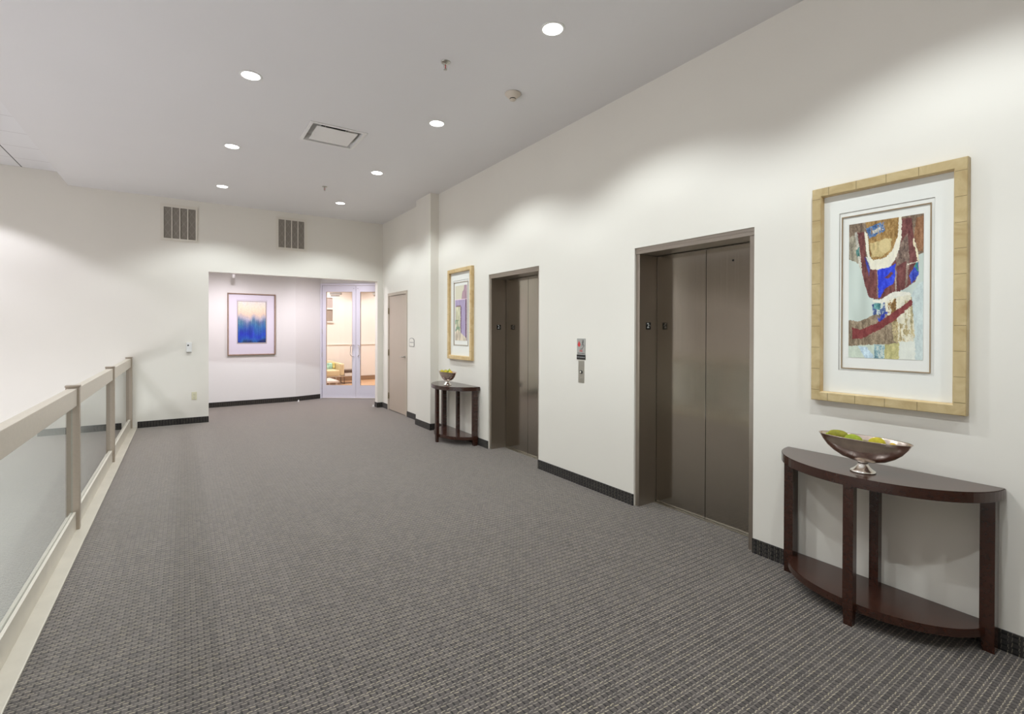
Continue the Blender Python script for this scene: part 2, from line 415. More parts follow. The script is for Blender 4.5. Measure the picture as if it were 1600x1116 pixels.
# right wall with the two elevator openings
T = 0.20
wb = MB()
segs = [(YB, EL[0]-EH), (EL[0]+EH, EL[1]-EH), (EL[1]+EH, 7.13)]
for a, b in segs: wb.box(W, W+T+0.13, a, b, 0, ZC)
for c in EL: wb.box(W, W+T+0.13, c-EH, c+EH, EZ, ZC)
for c in EL: wb.box(W+0.30, W+T+0.13, c-EH, c+EH, 0, EZ)
struct(wb, 'wall_right', M_wall)
W2 = 3.122
D2A, D2B, D2Z = 7.845, 8.775, 2.122
wb = MB().box(W2, W2+0.14, 7.13, D2A, 0, ZC).box(W2, W2+0.14, D2B, YF+0.13, 0, ZC).box(W2, W2+0.14, D2A, D2B, D2Z, ZC)
struct(wb, 'wall_right_end', M_wall)
struct(MB().box(2.978, W+0.05, 6.600, 7.134, 0, ZC), 'wall_pier', M_wall)
# far wall with the alcove opening
PX0, PX1, PZ = 0.327, 3.024, 2.364
wb = MB().box(XL, PX0, YF, YF+0.13, ZL, ZT).box(PX0, PX1, YF, YF+0.13, PZ, ZT).box(PX1, 3.30, YF, YF+0.13, 0, ZT)
struct(wb, 'wall_far', M_wall)
GZ0, GZ1, GY0, GY1 = -3.0, -0.35, -2.0, 6.4
struct(MB().box(XL-0.15, XL, YB, GY0, ZL, ZT).box(XL-0.15, XL, GY1, YF, ZL, ZT).box(XL-0.15, XL, GY0, GY1, ZL, GZ0).box(XL-0.15, XL, GY0, GY1, GZ1, ZT), 'wall_left', M_wallleft)
wn_ = bpy.data.objects.new('added_glow_window', None); COL.objects.link(wn_); wn_['kind'] = 'structure'  # unseen window added below walkway level to brighten the corridor ceiling
m = MB()
for k in range(6):
    yy = GY0+(GY1-GY0)*k/5; m.box(XL-0.12, XL-0.02, max(GY0, yy-0.03), min(GY1, yy+0.03), GZ0, GZ1)
for zz in (GZ0+0.03, -1.6, GZ1-0.03): m.box(XL-0.115, XL-0.025, GY0, GY1, zz-0.03, zz+0.03)
m.obj('window_frame', M_alum, wn_)
m = MB().box(XL-0.149, XL-0.14, GY0, GY1, GZ0, GZ1); m.obj('pane', emis('added_window_glow', (0.93, 0.94, 1.0), ADDED_GLOW_STRENGTH), wn_)  # emissive pane, added as a light source for the ceiling
struct(MB().box(XL, 3.45, YB-0.15, YB, ZL, ZT), 'wall_near', M_wallleft)
# alcove walls
def wallseg(mb, p, q, th, z0, z1):
    p = Vector(p); q = Vector(q); d = (q-p).normalized(); n = Vector((-d.y, d.x))*th
    mb.prism([tuple(p), tuple(q), tuple(q+n), tuple(p+n)], z0, z1)
wb = MB(); wallseg(wb, AB0, AB1, 0.12, 0, 2.62); wallseg(wb, AB1, (DA.x, DA.y), 0.12, 0, 2.62)
wallseg(wb, (DA.x, DA.y), dl(1.60), 0.12, 2.445, 2.72)
struct(wb, 'wall_alcove', M_wallvoid)
struct(MB().box(-0.42, -0.30, YF+0.13, 10.7, 0, 2.62), 'wall_alcove_left', M_wallvoid)
struct(MB().box(3.80, 3.92, YF+0.13, 9.93, 0, 2.62).box(3.30, 3.92, YF, YF+0.13, 0, 2.62), 'wall_alcove_right', M_wallvoid)
# lounge walls
struct(MB().box(2.0, 8.0, 14.45, 14.6, 0, 3.30), 'wall_lounge_back', M_warmwall)
struct(MB().box(1.9, 2.0, 11.1, 14.6, 0, 3.30), 'wall_lounge_left', M_warmwall)
struct(MB().box(8.0, 8.1, 9.9, 14.6, 0, 3.30).box(3.95, 8.0, 9.8, 9.9, 0, 3.30), 'wall_lounge_right', M_warmwall)
struct(MB().box(2.0, 8.0, 14.42, 14.45, 0, 0.12), 'baseboard_lounge', M_brownbase)
struct(MB().box(2.0, 8.0, 14.43, 14.45, 1.03, 1.055), 'trim_1', M_warmwall)

# carpet base strips
BH = 0.093; BT = 0.010
b = MB()
for a, c in segs[:2]: b.box(W-BT, W, a, c, 0, BH)
b.box(W-BT, W, EL[1]+EH, 6.600, 0, BH)
for y in (EL[0]-EH, EL[0]+EH, EL[1]-EH, EL[1]+EH): pass
b.box(2.978-BT, 2.978, 6.600-BT, 7.134+BT, 0, BH)
b.box(W2-BT, W2, 7.134, D2A, 0, BH).box(W2-BT, W2, D2B, YF, 0, BH)
struct(b, 'baseboard_right', M_base_x)
b = MB().box(-0.565, PX0, YF-BT, YF, 0, BH).box(PX1-BT, W2-BT, YF-BT, YF, 0, BH).box(2.978, W-BT, 6.600-BT, 6.600, 0, BH)
struct(b, 'baseboard_far', M_base_y)
b = MB(); q0 = Vector(AB0)+Vector((0, -BT)); q1 = Vector(AB1)+Vector((0.004, -BT)); q2 = Vector((DA.x-0.004, DA.y-BT))
wallseg(b, q0, q1, BT, 0, BH); wallseg(b, q1, q2, BT, 0, BH)
struct(b, 'baseboard_alcove', M_base_y)
struct(MB().box(PX1-BT, PX1, YF, YF+0.13, 0, BH), 'baseboard_opening', M_base_x)

# ------------------------------------------------------------------ recessed downlights
def make_can(z, lens, color, power, label, group, beam=130, blend=0.40):
    t = thing('recessed_downlight', label, 'ceiling light', (0, 0, z), 0, group)
    MB().lathe([(0.066, -0.0005), (0.066, -0.004), (0.080, -0.004), (0.083, -0.0005)], seg=40, closed=True).obj('trim_ring', M_trimwhite, t)
    MB().lathe([(0.0, -0.0032), (0.067, -0.0032), (0.067, -0.0012), (0.0, -0.0012)], seg=40, closed=True).obj('lens', lens, t)
    ld = bpy.data.lights.new('lamp', 'SPOT'); ld.energy = power; ld.color = color; ld.spot_size = R(beam); ld.spot_blend = blend; ld.shadow_soft_size = 0.028
    lo = bpy.data.objects.new('lamp', ld); COL.objects.link(lo); lo.parent = t; lo.location = (0, 0, -0.012)
    return t
gl = 'recessed downlights in the corridor ceiling'
hall = make_can(ZC, M_lens, C_HALL, P_HALL, 'x', gl)
spots = []
names = {(2.03, 2.57): 'brightest and nearest recessed downlight in the ceiling, nearest the elevator wall',
         (0.44, 4.36): 'recessed downlight left of the square air diffuser, nearest lamp of the left row',
         (2.03, 4.36): 'recessed downlight between the square air diffuser and elevator wall, second of the right row',
         (0.44, 6.15): 'middle lamp of the three recessed downlights in the left row',
         (2.04, 6.15): 'recessed downlight third from the camera in the right row by the elevator wall',
         (0.45, 7.94): 'farthest recessed downlight of the left row, above the left wall grille',
         (2.05, 7.94): 'farthest recessed downlight of the right row, close to the far wall',
         (0.44, 2.57): 'recessed downlight overhead outside the top of the view, left row',
         (0.44, 0.78): 'recessed downlight just behind the camera, left row',
         (2.03, 0.78): 'recessed downlight above the nearest console table, outside the view',
         (2.03, -1.01): 'last recessed downlight of the right row behind the camera'}
for i, ((x, y), lb) in enumerate(names.items()):
    o = hall if i == 0 else copy_tree(hall)
    o.location = (x, y, ZC); o['label'] = lb
atr = make_can(ZT, M_lens, C_ATRIUM, P_ATRIUM, 'x', 'recessed downlights over the stair void', 118, 0.22)
atrs = {(-2.45, 7.95): 'recessed downlight in the tiled ceiling close to the far wall', (-3.9, 8.20): 'recessed downlight in the tiled ceiling in the far left corner',
        (-2.6, 5.6): 'recessed downlight in the tiled ceiling over the middle of the void', (-4.3, 5.6): 'recessed downlight in the tiled ceiling by the left wall, middle',
        (-2.6, 2.8): 'recessed downlight in the tiled ceiling level with the nearest railing bay', (-4.3, 2.8): 'recessed downlight in the tiled ceiling by the left wall, near',
        (-3.2, -0.2): 'recessed downlight in the tiled ceiling behind the camera'}
for i, ((x, y), lb) in enumerate(atrs.items()):
    o = atr if i == 0 else copy_tree(atr)
    o.location = (x, y, ZT); o['label'] = lb
alc = make_can(2.62, M_lenspink, C_ALCOVE, P_ALCOVE, 'recessed downlight in the alcove ceiling before the blue picture', 'alcove downlights', 174, 0.85)
alc.location = (0.75, 9.75, 2.62)
a2 = copy_tree(alc); a2.location = (2.30, 9.80, 2.62); a2['label'] = 'recessed downlight in the alcove ceiling before the glass doors'
lou = make_can(3.30, M_lenswarm, C_LOUNGE, P_LOUNGE, 'recessed warm downlight over the lounge sofa', 'lounge downlights')
lou.location = (3.2, 13.3, 3.30)
l2 = copy_tree(lou); l2.location = (5.0, 13.2, 3.30); l2['label'] = 'recessed warm downlight at the right of the lounge ceiling'
l3 = copy_tree(lou); l3.location = (4.3, 11.6, 3.30); l3['label'] = 'recessed warm downlight just inside the glass doors'

# ------------------------------------------------------------------ elevators
def make_elevator(label):
    t = thing('elevator', label, 'elevator', (W, 0, 0), RW, 'pair of elevators')
    fr = MB()
    for s in (-1, 1):
        fr.box(s*0.474, s*EH, 0.018, 0.225, 0, EZ-0.052)
    fr.obj('door_frame', M_steelframe, t)
    h = MB().box(-EH, EH, 0.012, 0.225, EZ-0.050, EZ)
    h.box(-EH, EH, 0.008, 0.012, EZ-0.022, EZ)
    h.obj('header', M_steelframe, t)
    for s in (-1, 1):
        p = MB().box(s*0.0022, s*0.4735, 0.228, 0.256, 0.008, EZ-0.056, bev=0.001)
        d = p.obj('door_panel', M_steel, t)
        if s == 1: MB().cyl((0.222, 0.2262, 1.967), 0.008, 0.003, 'y', 16).obj('key_hole', M_black, d, label='small black round key hole')
    MB().box(-0.4735, 0.4735, 0.198, 0.227, 0.0005, 0.006).obj('sill', M_nickel, t, label='thin bright metal threshold')
    MB().box(-0.4735, 0.4735, 0.257, 0.270, 0, EZ-0.052).obj('shaft_seal', M_dark, t)
    # floor number plate on the far jamb, facing the camera
    pl = MB().box(-0.4738, -0.4715, 0.094, 0.152, 1.462, 1.521, bev=0.0008).obj('floor_number_plate', M_black, t, label='small black plate with raised number 2')
    tm = MB(); text_mb(tm, '2', 0.060, 0, 0, 0)
    # turn the numeral so that it faces +x (towards the camera side)
    tm.v = [(-0.4712 - v[1], 0.119 + v[0], 1.493+v[2]) for v in tm.v]
    bl = tm
    for k, (dx, dz) in enumerate(((0, 0), (0, .005), (.005, .005), (.010, 0))):
        bl.box(-0.4715, -0.4707, 0.136+dx*.6, 0.138+dx*.6, 1.490+dz, 1.493+dz)
    bl.obj('numeral', M_pale, pl)
    return t
e1 = make_elevator('nearer steel elevator, beside the console table with the large framed abstract')
e1.location = (W, EL[0], 0)
e2 = copy_tree(e1); e2.location = (W, EL[1], 0); e2['label'] = 'farther steel elevator, just past the call button panel'

# ------------------------------------------------------------------ call station
t = thing('elevator_call_panel', 'steel elevator call panel with one button under the fire notice', 'call button', (W, 3.485, 0.963), RW)
MB().box(-0.040, 0.040, -0.004, 0, 0, 0.205, bev=0.001).obj('face_plate', M_plate, t)
bt = MB().cyl((0, -0.012, 0.100), 0.017, 0.0078, 'y', 24).obj('button_ring', M_text, t, label='dark ring around the call button')
MB().cyl((0, -0.0135, 0.100), 0.0105, 0.003, 'y', 24).obj('button', M_silver2, bt, label='round silver button')
for z in (0.165, 0.040): MB().cyl((0, -0.006, z), 0.0035, 0.0019, 'y', 12).obj('screw', M_chrome, t)
t = thing('fire_notice', 'grey fire notice with red flame and fleeing figure above the call button', 'sign', (W, 3.487, 1.180), RW)
MB().box(-0.0575, 0.0575, -0.0035, 0, 0.045, 0.197).obj('plate', mat('grey_sign', (0.42, 0.41, 0.38), 0.4, 0.3), t)
bd = MB().box(-0.0585, 0.0585, -0.006, 0, 0, 0.0445).obj('black_band', M_black, t)
tm = MB(); text_mb(tm, 'DO NOT USE ELEVATOR', 0.010, 0, -0.0066, 0.0215); tm.obj('lettering', M_pale, bd)
fl = MB()
pts = []
for i in range(25):
    a = math.pi*2*i/24
    r = 0.021; x = r*math.sin(a)*(1 if math.cos(a) < 0 else 0.9*(1-math.cos(a)**2*0.35)); z = -r*math.cos(a) if math.cos(a) > 0 else -r*1.75*math.cos(a)
    pts.append((x*(1.0 if z < 0 else max(0.05, 1-z/0.040)), z))
pts = pts[:-1]
n_ = len(pts)
fl.add([(-0.027+x, -0.0035, 0.140+z) for x, z in pts]+[(-0.027+x, -0.0048, 0.140+z) for x, z in pts],
       [tuple(range(n_, 2*n_))]+[(i, (i+1) % n_, n_+(i+1) % n_, n_+i) for i in range(n_)])
fl.obj('flame', M_red, t, label='red flame symbol')
fg = MB()
def bar2(mb, x0, z0, x1, z1, w_, y0=-0.0048, y1=-0.0035):
    d = Vector((x1-x0, z1-z0)); d.normalize(); n2 = Vector((-d.y, d.x))*w_/2
    c = [(x0+n2.x, z0+n2.y), (x1+n2.x, z1+n2.y), (x1-n2.x, z1-n2.y), (x0-n2.x, z0-n2.y)]
    mb.add([(a, y0, b_) for a, b_ in c]+[(a, y1, b_) for a, b_ in c], [(0, 1, 2, 3), (7, 6, 5, 4), (0, 4, 5, 1), (1, 5, 6, 2), (2, 6, 7, 3), (3, 7, 4, 0)])
fg.cyl((0.028, -0.0048, 0.180), 0.0055, 0.0012, 'y', 14)
for a in ((0.027, .174, .024, .150, .009), (.024, .152, .034, .138, .0045), (.034, .138, .030, .126, .004), (.024, .152, .017, .138, .0045), (.017, .138, .012, .132, .004), (.027, .170, .037, .162, .0035), (.026, .169, .016, .160, .0035)): bar2(fg, *a)
for k in range(5): bar2(fg, .006+k*.008, .098+k*.0075, .014+k*.008, .098+k*.0075, .002); bar2(fg, .014+k*.008, .098+k*.0075, .014+k*.008, .1055+k*.0075, .002)
fg.obj('stair_figure', M_text, t, label='black figure running down stairs')
tm = MB(); text_mb(tm, 'FIRE', 0.024, 0.0, -0.004, 0.080, sx=1.0); tm.obj('fire_word', M_red, t, label='red word FIRE')
tm = MB(); text_mb(tm, 'IN CASE OF', 0.007, 0.0, -0.004, 0.097); tm.obj('small_lettering', M_text, t); tm = MB(); text_mb(tm, 'USE EXIT STAIRWAY', 0.0105, 0.0, -0.004, 0.058); tm.obj('small_lettering', M_text, t)

# ------------------------------------------------------------------ console tables
def ell(a, b, n=48, x0=0.0):
    """half ellipse, flat side on y=0 (wall), bulging to -y"""
    pts = [(a*math.cos(math.pi*i/n), -b*math.sin(math.pi*i/n)) for i in range(n+1)]
    return pts
def make_table(label):
    t = thing('console_table', label, 'table', (W-0.006, 0, 0), RW, 'half-round console tables')
    def slab(a, b, z0, z1, name):
        bm = bmesh.new()
        pts = ell(a, b); n = len(pts)
        vs = [bm.verts.new((x, y, z0)) for x, y in pts]
        f = bm.faces.new(vs); r = bmesh.ops.extrude_face_region(bm, geom=[f])
        for v in r['geom']:
            if isinstance(v, bmesh.types.BMVert): v.co.z = z1
        bmesh.ops.recalc_face_normals(bm, faces=bm.faces)
        es = [e for e in bm.edges if abs(e.verts[0].co.z-e.verts[1].co.z) < 1e-6]
        bmesh.ops.bevel(bm, geom=es, offset=0.003, segments=2, affect='EDGES')
        return MB().bm(bm).obj(name, M_espresso, t)
    slab(0.484, 0.388, 0.690, 0.740, 'tabletop')
    slab(0.446, 0.352, 0.068, 0.108, 'shelf')
    for (x, y, sx, sy) in ((0.0, -0.362, 0.046, 0.040), (0.0, -0.060, 0.042, 0.042), (-0.440, -0.050, 0.052, 0.060), (0.440, -0.050, 0.052, 0.060)):
        m = MB()
        hx, hy = sx/2, sy/2
        z0, z1 = (0.0, 0.690) if y != -0.060 else (0.1085, 0.690)
        tap = 0.82
        lv = [(z1, 1), (0.115, 1), (z0, tap if z0 == 0 else 1)]
        vs = []
        for z, k in lv:
            ox = 0 if x == 0 else (1-k)*hx*(1 if x > 0 else -1)
            vs += [(x+ox-hx*k, y-hy*k, z), (x+ox+hx*k, y-hy*k, z), (x+ox+hx*k, y+hy*k, z), (x+ox-hx*k, y+hy*k, z)]
        fs = [(3, 2, 1, 0)[::-1], (8, 9, 10, 11)[::-1]]
        for L in (0, 4):
            for i in range(4): fs.append((L+i, L+4+i, L+4+(i+1) % 4, L+(i+1) % 4))
        m.add(vs, fs); m.obj('leg', M_espresso, t)
    return t
t1 = make_table('near half-round dark wood console table under the large framed abstract'); t1.location = (W-0.006, 1.095, 0)
t2 = copy_tree(t1); t2.location = (W-0.006, 5.860, 0); t2['label'] = 'far half-round dark wood console table between the pier and the farther elevator'

# ------------------------------------------------------------------ bowls and fruit
def make_bowl(label):
    t = thing('footed_bowl', label, 'bowl', (2.86, 0, 0.7405), 0, 'footed silver bowls')
    # boat-shaped shell: local y is the long axis
    out = [(0.0, 0.052), (0.050, 0.054), (0.095, 0.066), (0.135, 0.088), (0.165, 0.113), (0.188, 0.142), (0.203, 0.168), (0.207, 0.170)]
    inn = [(0.205, 0.172), (0.199, 0.168), (0.184, 0.144), (0.160, 0.117), (0.130, 0.092), (0.090, 0.071), (0.050, 0.059), (0.0, 0.057)]
    MB().lathe(out+inn, sx=0.40, sy=1.0, seg=64, closed=True).obj('bowl_shell', M_silver, t)
    ft = [(0.0, 0.0), (0.054, 0.0), (0.056, 0.004), (0.052, 0.009), (0.040, 0.016), (0.029, 0.027), (0.021, 0.040), (0.0205, 0.046), (0.026, 0.050), (0.030, 0.0535), (0.0, 0.055)]
    MB().lathe(ft, sx=1, sy=1, seg=48, closed=True).obj('foot', M_silver2, t, label='bright silver flared foot')
    return t
BY1, BY2 = 1.085, 5.800
b1 = make_bowl('near boat-shaped tarnished silver bowl on the near console table'); b1.location = (2.86, BY1, 0.7405)
b2 = copy_tree(b1); b2.location = (2.86, BY2, 0.7405); b2['label'] = 'far boat-shaped silver bowl heaped with fruit on the far console table'
def fruit_mat(name, c):
    return noise_tint(mat(name, c, 0.75), 40, 0.25, bump=0.6, bscale=240)
FM = {'olive': fruit_mat('olive_moss', (0.24, 0.22, 0.012)), 'green': fruit_mat('lime_moss', (0.28, 0.34, 0.015)), 'yellow': fruit_mat('yellow_moss', (0.46, 0.38, 0.015)), 'amber': fruit_mat('amber_moss', (0.62, 0.40, 0.03))}
def fruit(loc, r, mname, label, group, rot=0.0, stem=False):
    bm = bmesh.new(); bmesh.ops.create_icosphere(bm, subdivisions=4, radius=1)
    ph = random.random()*9
    for v in bm.verts:
        k = 1+0.04*math.sin(3*v.co.x+ph)+0.03*math.sin(4*v.co.y+2*ph)
        v.co = Vector((v.co.x*r[0]*k, v.co.y*r[1]*k, v.co.z*r[2]*k))
    o = MB().bm(bm, smooth=True).obj('fruit', FM[mname]); o.location = loc; o.rotation_euler = (0, 0, rot); tag(o, label, 'fruit', group)
    if stem: MB().tube([(0, 0, r[2]*.9), (0.002, 0, r[2]+.006), (0.004, 0.002, r[2]+.012)], 0.003, 8).obj('stem', M_darkwood, o)
    return o
g = 'fruit in the near bowl'
ZR = 0.7405+0.165
fruit((2.857, BY1+0.112, ZR+0.001), (0.026, 0.047, 0.027), 'olive', 'large olive green fruit, tallest in the near bowl', g)
fruit((2.853, BY1+0.157, ZR-0.006), (0.014, 0.016, 0.014), 'green', 'small lime green fruit at the left tip of the near bowl', g)
fruit((2.852, BY1+0.040, ZR-0.008), (0.028, 0.042, 0.026), 'green', 'bright lime green fruit second from left in the near bowl', g)
fruit((2.856, BY1-0.062, ZR-0.008), (0.028, 0.036, 0.027), 'yellow', 'mustard yellow fruit right of centre in the near bowl', g)
fruit((2.856, BY1-0.127, ZR-0.014), (0.018, 0.018, 0.017), 'amber', 'small amber fruit toward the right end of the near bowl', g)
g = 'fruit in the far bowl'
fruit((2.850, BY2+0.140, ZR-0.004), (0.024, 0.034, 0.026), 'yellow', 'yellow-green fruit at the left end of the far bowl', g)
fruit((2.872, BY2+0.078, ZR+0.004), (0.024, 0.030, 0.024), 'olive', 'shaded brown-green fruit behind the others in the far bowl', g)
fruit((2.846, BY2+0.024, ZR+0.000), (0.028, 0.040, 0.026), 'yellow', 'bright yellow fruit in front centre of the far bowl', g)
fruit((2.870, BY2-0.030, ZR+0.016), (0.022, 0.030, 0.022), 'green', 'green fruit with a dark stem on top of the far bowl', g, stem=True)
fruit((2.856, BY2-0.095, ZR+0.000), (0.026, 0.030, 0.026), 'amber', 'amber brown fruit at the right end of the far bowl', g)

# ------------------------------------------------------------------ pictures
def inside(px, py, poly):
    r = np.zeros(px.shape, bool); n = len(poly)
    for i in range(n):
        x1, y1 = poly[i]; x2, y2 = poly[(i+1) % n]
        if y1 == y2: continue
        c = ((y1 > py) != (y2 > py)) & (px < (x2-x1)*(py-y1)/(y2-y1)+x1); r ^= c
    return r
RNG = np.random.default_rng(7)
def vnoise(u, v, fu, fv, seed):
    rg = np.random.default_rng(seed); g_ = rg.random((int(fv)+3, int(fu)+3))
    a = u*fu; b_ = v*fv; a = np.clip(a, 0, fu+1); b_ = np.clip(b_, 0, fv+1)
    i = np.floor(a).astype(int); j = np.floor(b_).astype(int); s = a-i; t_ = b_-j; s = s*s*(3-2*s); t_ = t_*t_*(3-2*t_)
    return (g_[j, i]*(1-s)+g_[j, i+1]*s)*(1-t_)+(g_[j+1, i]*(1-s)+g_[j+1, i+1]*s)*t_
def srgb(c):
    c = np.asarray(c, float)/255.0
    return np.where(c <= 0.04045, c/12.92, ((c+0.055)/1.055)**2.4)
def paint_mesh(name, w_, h_, y, nu, nv, fn, parent):
    """flat print in the local xz plane; fn(u,v) gives its colours in 0..255 (v downwards)"""
    U, V = np.meshgrid(np.linspace(0, 1, nu+1), np.linspace(0, 1, nv+1))
    colr = fn(U, V)
    verts = np.stack([(U-0.5)*w_, np.full(U.shape, y), (0.5-V)*h_], -1).reshape(-1, 3)
    idx = np.arange((nu+1)*(nv+1)).reshape(nv+1, nu+1)
    faces = np.stack([idx[:-1, :-1], idx[1:, :-1], idx[1:, 1:], idx[:-1, 1:]], -1).reshape(-1, 4)
    me = bpy.data.meshes.new(name); me.from_pydata(verts.tolist(), [], faces.tolist())
    ca = me.color_attributes.new('paint', 'FLOAT_COLOR', 'POINT')
    data = np.ones((verts.shape[0], 4)); data[:, :3] = srgb(np.clip(colr, 0, 255)).reshape(-1, 3)
    ca.data.foreach_set('color', data.ravel().astype(np.float32))
    m = mat(name+'_ink', (1, 1, 1), 0.55); n, l, b = nt(m)
    at = n.new('ShaderNodeVertexColor'); at.layer_name = 'paint'; l.new(at.outputs[0], b.inputs['Base Color'])
    me.materials.append(m)
    o = bpy.data.objects.new(name, me); COL.objects.link(o); o.parent = parent
    return o
ART = [
('top',(128,108,88),.5,[(-0.05,-0.05),(1.05,-0.05),(1.05,0.257),(0.873,0.295),(-0.05,0.241)]),
('U',(112,60,56),.35,[(0.093,0.066),(0.22,0.07),(0.247,0.261),(0.317,0.346),(0.451,0.364),(0.581,0.342),(0.666,0.284),(0.718,0.139),(0.715,0.016),(0.848,0.011),(0.882,0.152),(0.933,0.254),(0.945,0.398),(0.897,0.461),(0.772,0.507),(0.648,0.539),(0.475,0.574),(0.366,0.571),(0.284,0.545),(0.226,0.449),(0.165,0.292),(0.141,0.16)]),
('topl',(150,142,122),.6,[(-0.05,0.10),(0.13,0.08),(0.16,0.24),(0.15,0.30),(-0.05,0.25)]),
('legw',(188,184,170),.5,[(0.085,0.06),(0.11,0.06),(0.17,0.24),(0.19,0.36),(0.16,0.34),(0.11,0.20)]),
('ochre',(158,122,66),.55,[(0.232,-0.02),(0.706,-0.02),(0.706,0.049),(0.681,0.149),(0.59,0.245),(0.472,0.291),(0.326,0.283),(0.293,0.217),(0.263,0.096)]),
('teal1',(104,136,178),.9,[(0.244,0.047),(0.511,0.005),(0.502,0.085),(0.29,0.124)]),
('teal1b',(214,210,196),.8,[(0.30,0.075),(0.47,0.045),(0.49,0.07),(0.32,0.10)]),
('ring',(196,174,120),.35,[(0.30,0.16),(0.44,0.15),(0.60,0.14),(0.585,0.215),(0.47,0.265),(0.33,0.262)]),
('circ',(212,192,138),.12,[(0.505+0.085*math.cos(k*.4),0.187+0.052*math.sin(k*.4)) for k in range(16)]),
('white',(236,230,208),.12,[(0.22,0.064),(0.263,0.085),(0.305,0.264),(0.363,0.286),(0.493,0.278),(0.602,0.233),(0.675,0.137),(0.692,-0.019),(0.727,-0.016),(0.724,0.141),(0.678,0.273),(0.581,0.342),(0.451,0.367),(0.317,0.346),(0.25,0.214)]),
('blue',(36,62,212),.35,[(0.408,0.36),(0.581,0.342),(0.645,0.327),(0.669,0.396),(0.627,0.463),(0.52,0.494),(0.442,0.562),(0.414,0.56)]),
('mar2',(112,60,60),.3,[(0.50,0.42),(0.60,0.38),(0.62,0.395),(0.55,0.43)]),
('blue2',(52,62,150),.4,[(0.225,0.25),(0.293,0.322),(0.305,0.346),(0.29,0.40)]),
('blue3',(60,82,190),.6,[(0.824,0.413),(0.933,0.321),(0.945,0.409),(0.854,0.476)]),
('teal',(70,150,140),.5,[(0.885,0.35),(0.924,0.319),(0.94,0.40)]),
('tealL',(72,120,112),.5,[(0.10,0.20),(0.15,0.17),(0.155,0.24),(0.12,0.25)]),
('streak',(134,112,98),.6,[(0.645,0.294),(0.727,0.175),(0.80,0.12),(0.83,0.294),(0.80,0.48),(0.772,0.502),(0.791,0.313),(0.666,0.34)]),
('streak2',(166,148,132),.5,[(0.645,0.34),(0.662,0.329),(0.665,0.544),(0.648,0.544)]),
('streak3',(140,118,108),.5,[(0.399,0.363),(0.411,0.363),(0.424,0.572),(0.407,0.572)]),
('lines',(222,214,196),.3,[(0.80,0.335),(0.93,0.322),(0.93,0.328),(0.80,0.342)]),
('tan',(140,96,62),.4,[(0.882,0.146),(0.936,0.254),(0.991,0.257),(1.05,0.007),(0.909,0.022)]),
('lw',(226,214,180),.3,[(0.875,0.15),(0.935,0.262),(0.945,0.33),(0.925,0.32),(0.90,0.23),(0.87,0.19)]),
('cream',(226,220,196),.25,[(0.50,0.586),(0.845,0.537),(0.9,0.816),(0.882,0.882),(0.524,0.908)]),
('och2',(158,122,70),.95,[(0.554,0.580),(0.66,0.575),(0.685,0.907),(0.57,0.908)]),
('och3',(196,182,140),.8,[(0.775,0.578),(0.876,0.559),(0.882,0.838),(0.778,0.838)]),
('bluec',(92,112,160),.95,[(0.341,0.606),(0.50,0.586),(0.56,0.75),(0.369,0.817)]),
('tealc',(80,140,140),.7,[(0.36,0.60),(0.46,0.60),(0.44,0.65),(0.36,0.64)]),
('band',(140,122,98),.55,[(-0.05,0.714),(0.147,0.733),(0.344,0.687),(0.52,0.678),(0.60,0.70),(0.66,0.80),(0.697,0.894),(0.46,0.897),(0.175,0.924),(-0.05,0.915)]),
('band2',(196,178,132),.9,[(0.60,0.72),(0.879,0.782),(0.9,0.848),(0.697,0.894),(0.62,0.86)]),
('bluec2',(66,84,190),1.1,[(0.40,0.70),(0.55,0.66),(0.55,0.72),(0.42,0.80)]),
('swoosh',(128,52,50),.25,[(0.053,0.775),(0.162,0.793),(0.436,0.735),(0.712,0.636),(0.936,0.551),(0.888,0.605),(0.672,0.714),(0.436,0.793),(0.208,0.853),(0.056,0.863)]),
('curve',(232,228,212),.12,[(0.332,0.571),(0.432,0.585),(0.605,0.525),(0.733,0.524),(0.836,0.532),(0.857,0.549),(0.648,0.56),(0.478,0.602),(0.366,0.593)]),
('bl',(202,212,194),.15,[(-0.05,0.915),(0.369,0.899),(0.372,1.05),(-0.05,1.05)]),
('blb',(196,216,226),.4,[(0.14,0.915),(0.25,0.912),(0.36,0.98),(0.36,1.02),(0.26,1.02)]),
('tb',(146,178,184),.9,[(0.369,0.899),(0.524,0.908),(0.505,1.05),(0.372,1.05)]),
('olive',(192,184,126),.35,[(0.514,0.897),(0.706,0.884),(0.697,1.05),(0.508,1.05)]),
('bw',(224,226,214),.08,[(0.703,0.878),(0.912,0.87),(0.912,1.05),(0.697,1.05)]),
('pale',(200,212,208),.2,[(0.857,0.549),(0.945,0.47),(1.05,0.45),(1.05,1.05),(0.912,1.05),(0.9,0.816)]),
]
def abstract(U, V):
    du = (vnoise(U, V, 40, 70, 1)-.5)*.010+(vnoise(U, V, 110, 190, 2)-.5)*.010
    dv = (vnoise(U, V, 40, 70, 3)-.5)*.008+(vnoise(U, V, 110, 190, 4)-.5)*.006
    u = U+du; v = V+dv
    C = np.empty(U.shape+(3,)); C[:] = (200, 210, 200)
    C += ((vnoise(U, V, 9, 4, 5)-.5)*26)[..., None]
    streak = vnoise(U, V, 60, 7, 6)
    for k, (nm, c, var, poly) in enumerate(ART):
        m = inside(u, v, poly)
        n1 = vnoise(U, V, 34, 26, 20+k)-.5; n2 = vnoise(U, V, 120, 130, 60+k)-.5; n3 = vnoise(U, V, 50, 9, 90+k)-.5
        t = (n1*1.1+n2*.8+n3*.4)*var*105
        col = np.array(c)[None, None, :]+t[..., None]*np.array([1.0, .95, .85])
        if var >= .8:
            m = m & ((n1+n2*.6+n3*.7) < 0.16)
        C[m] = col[m]
    return C
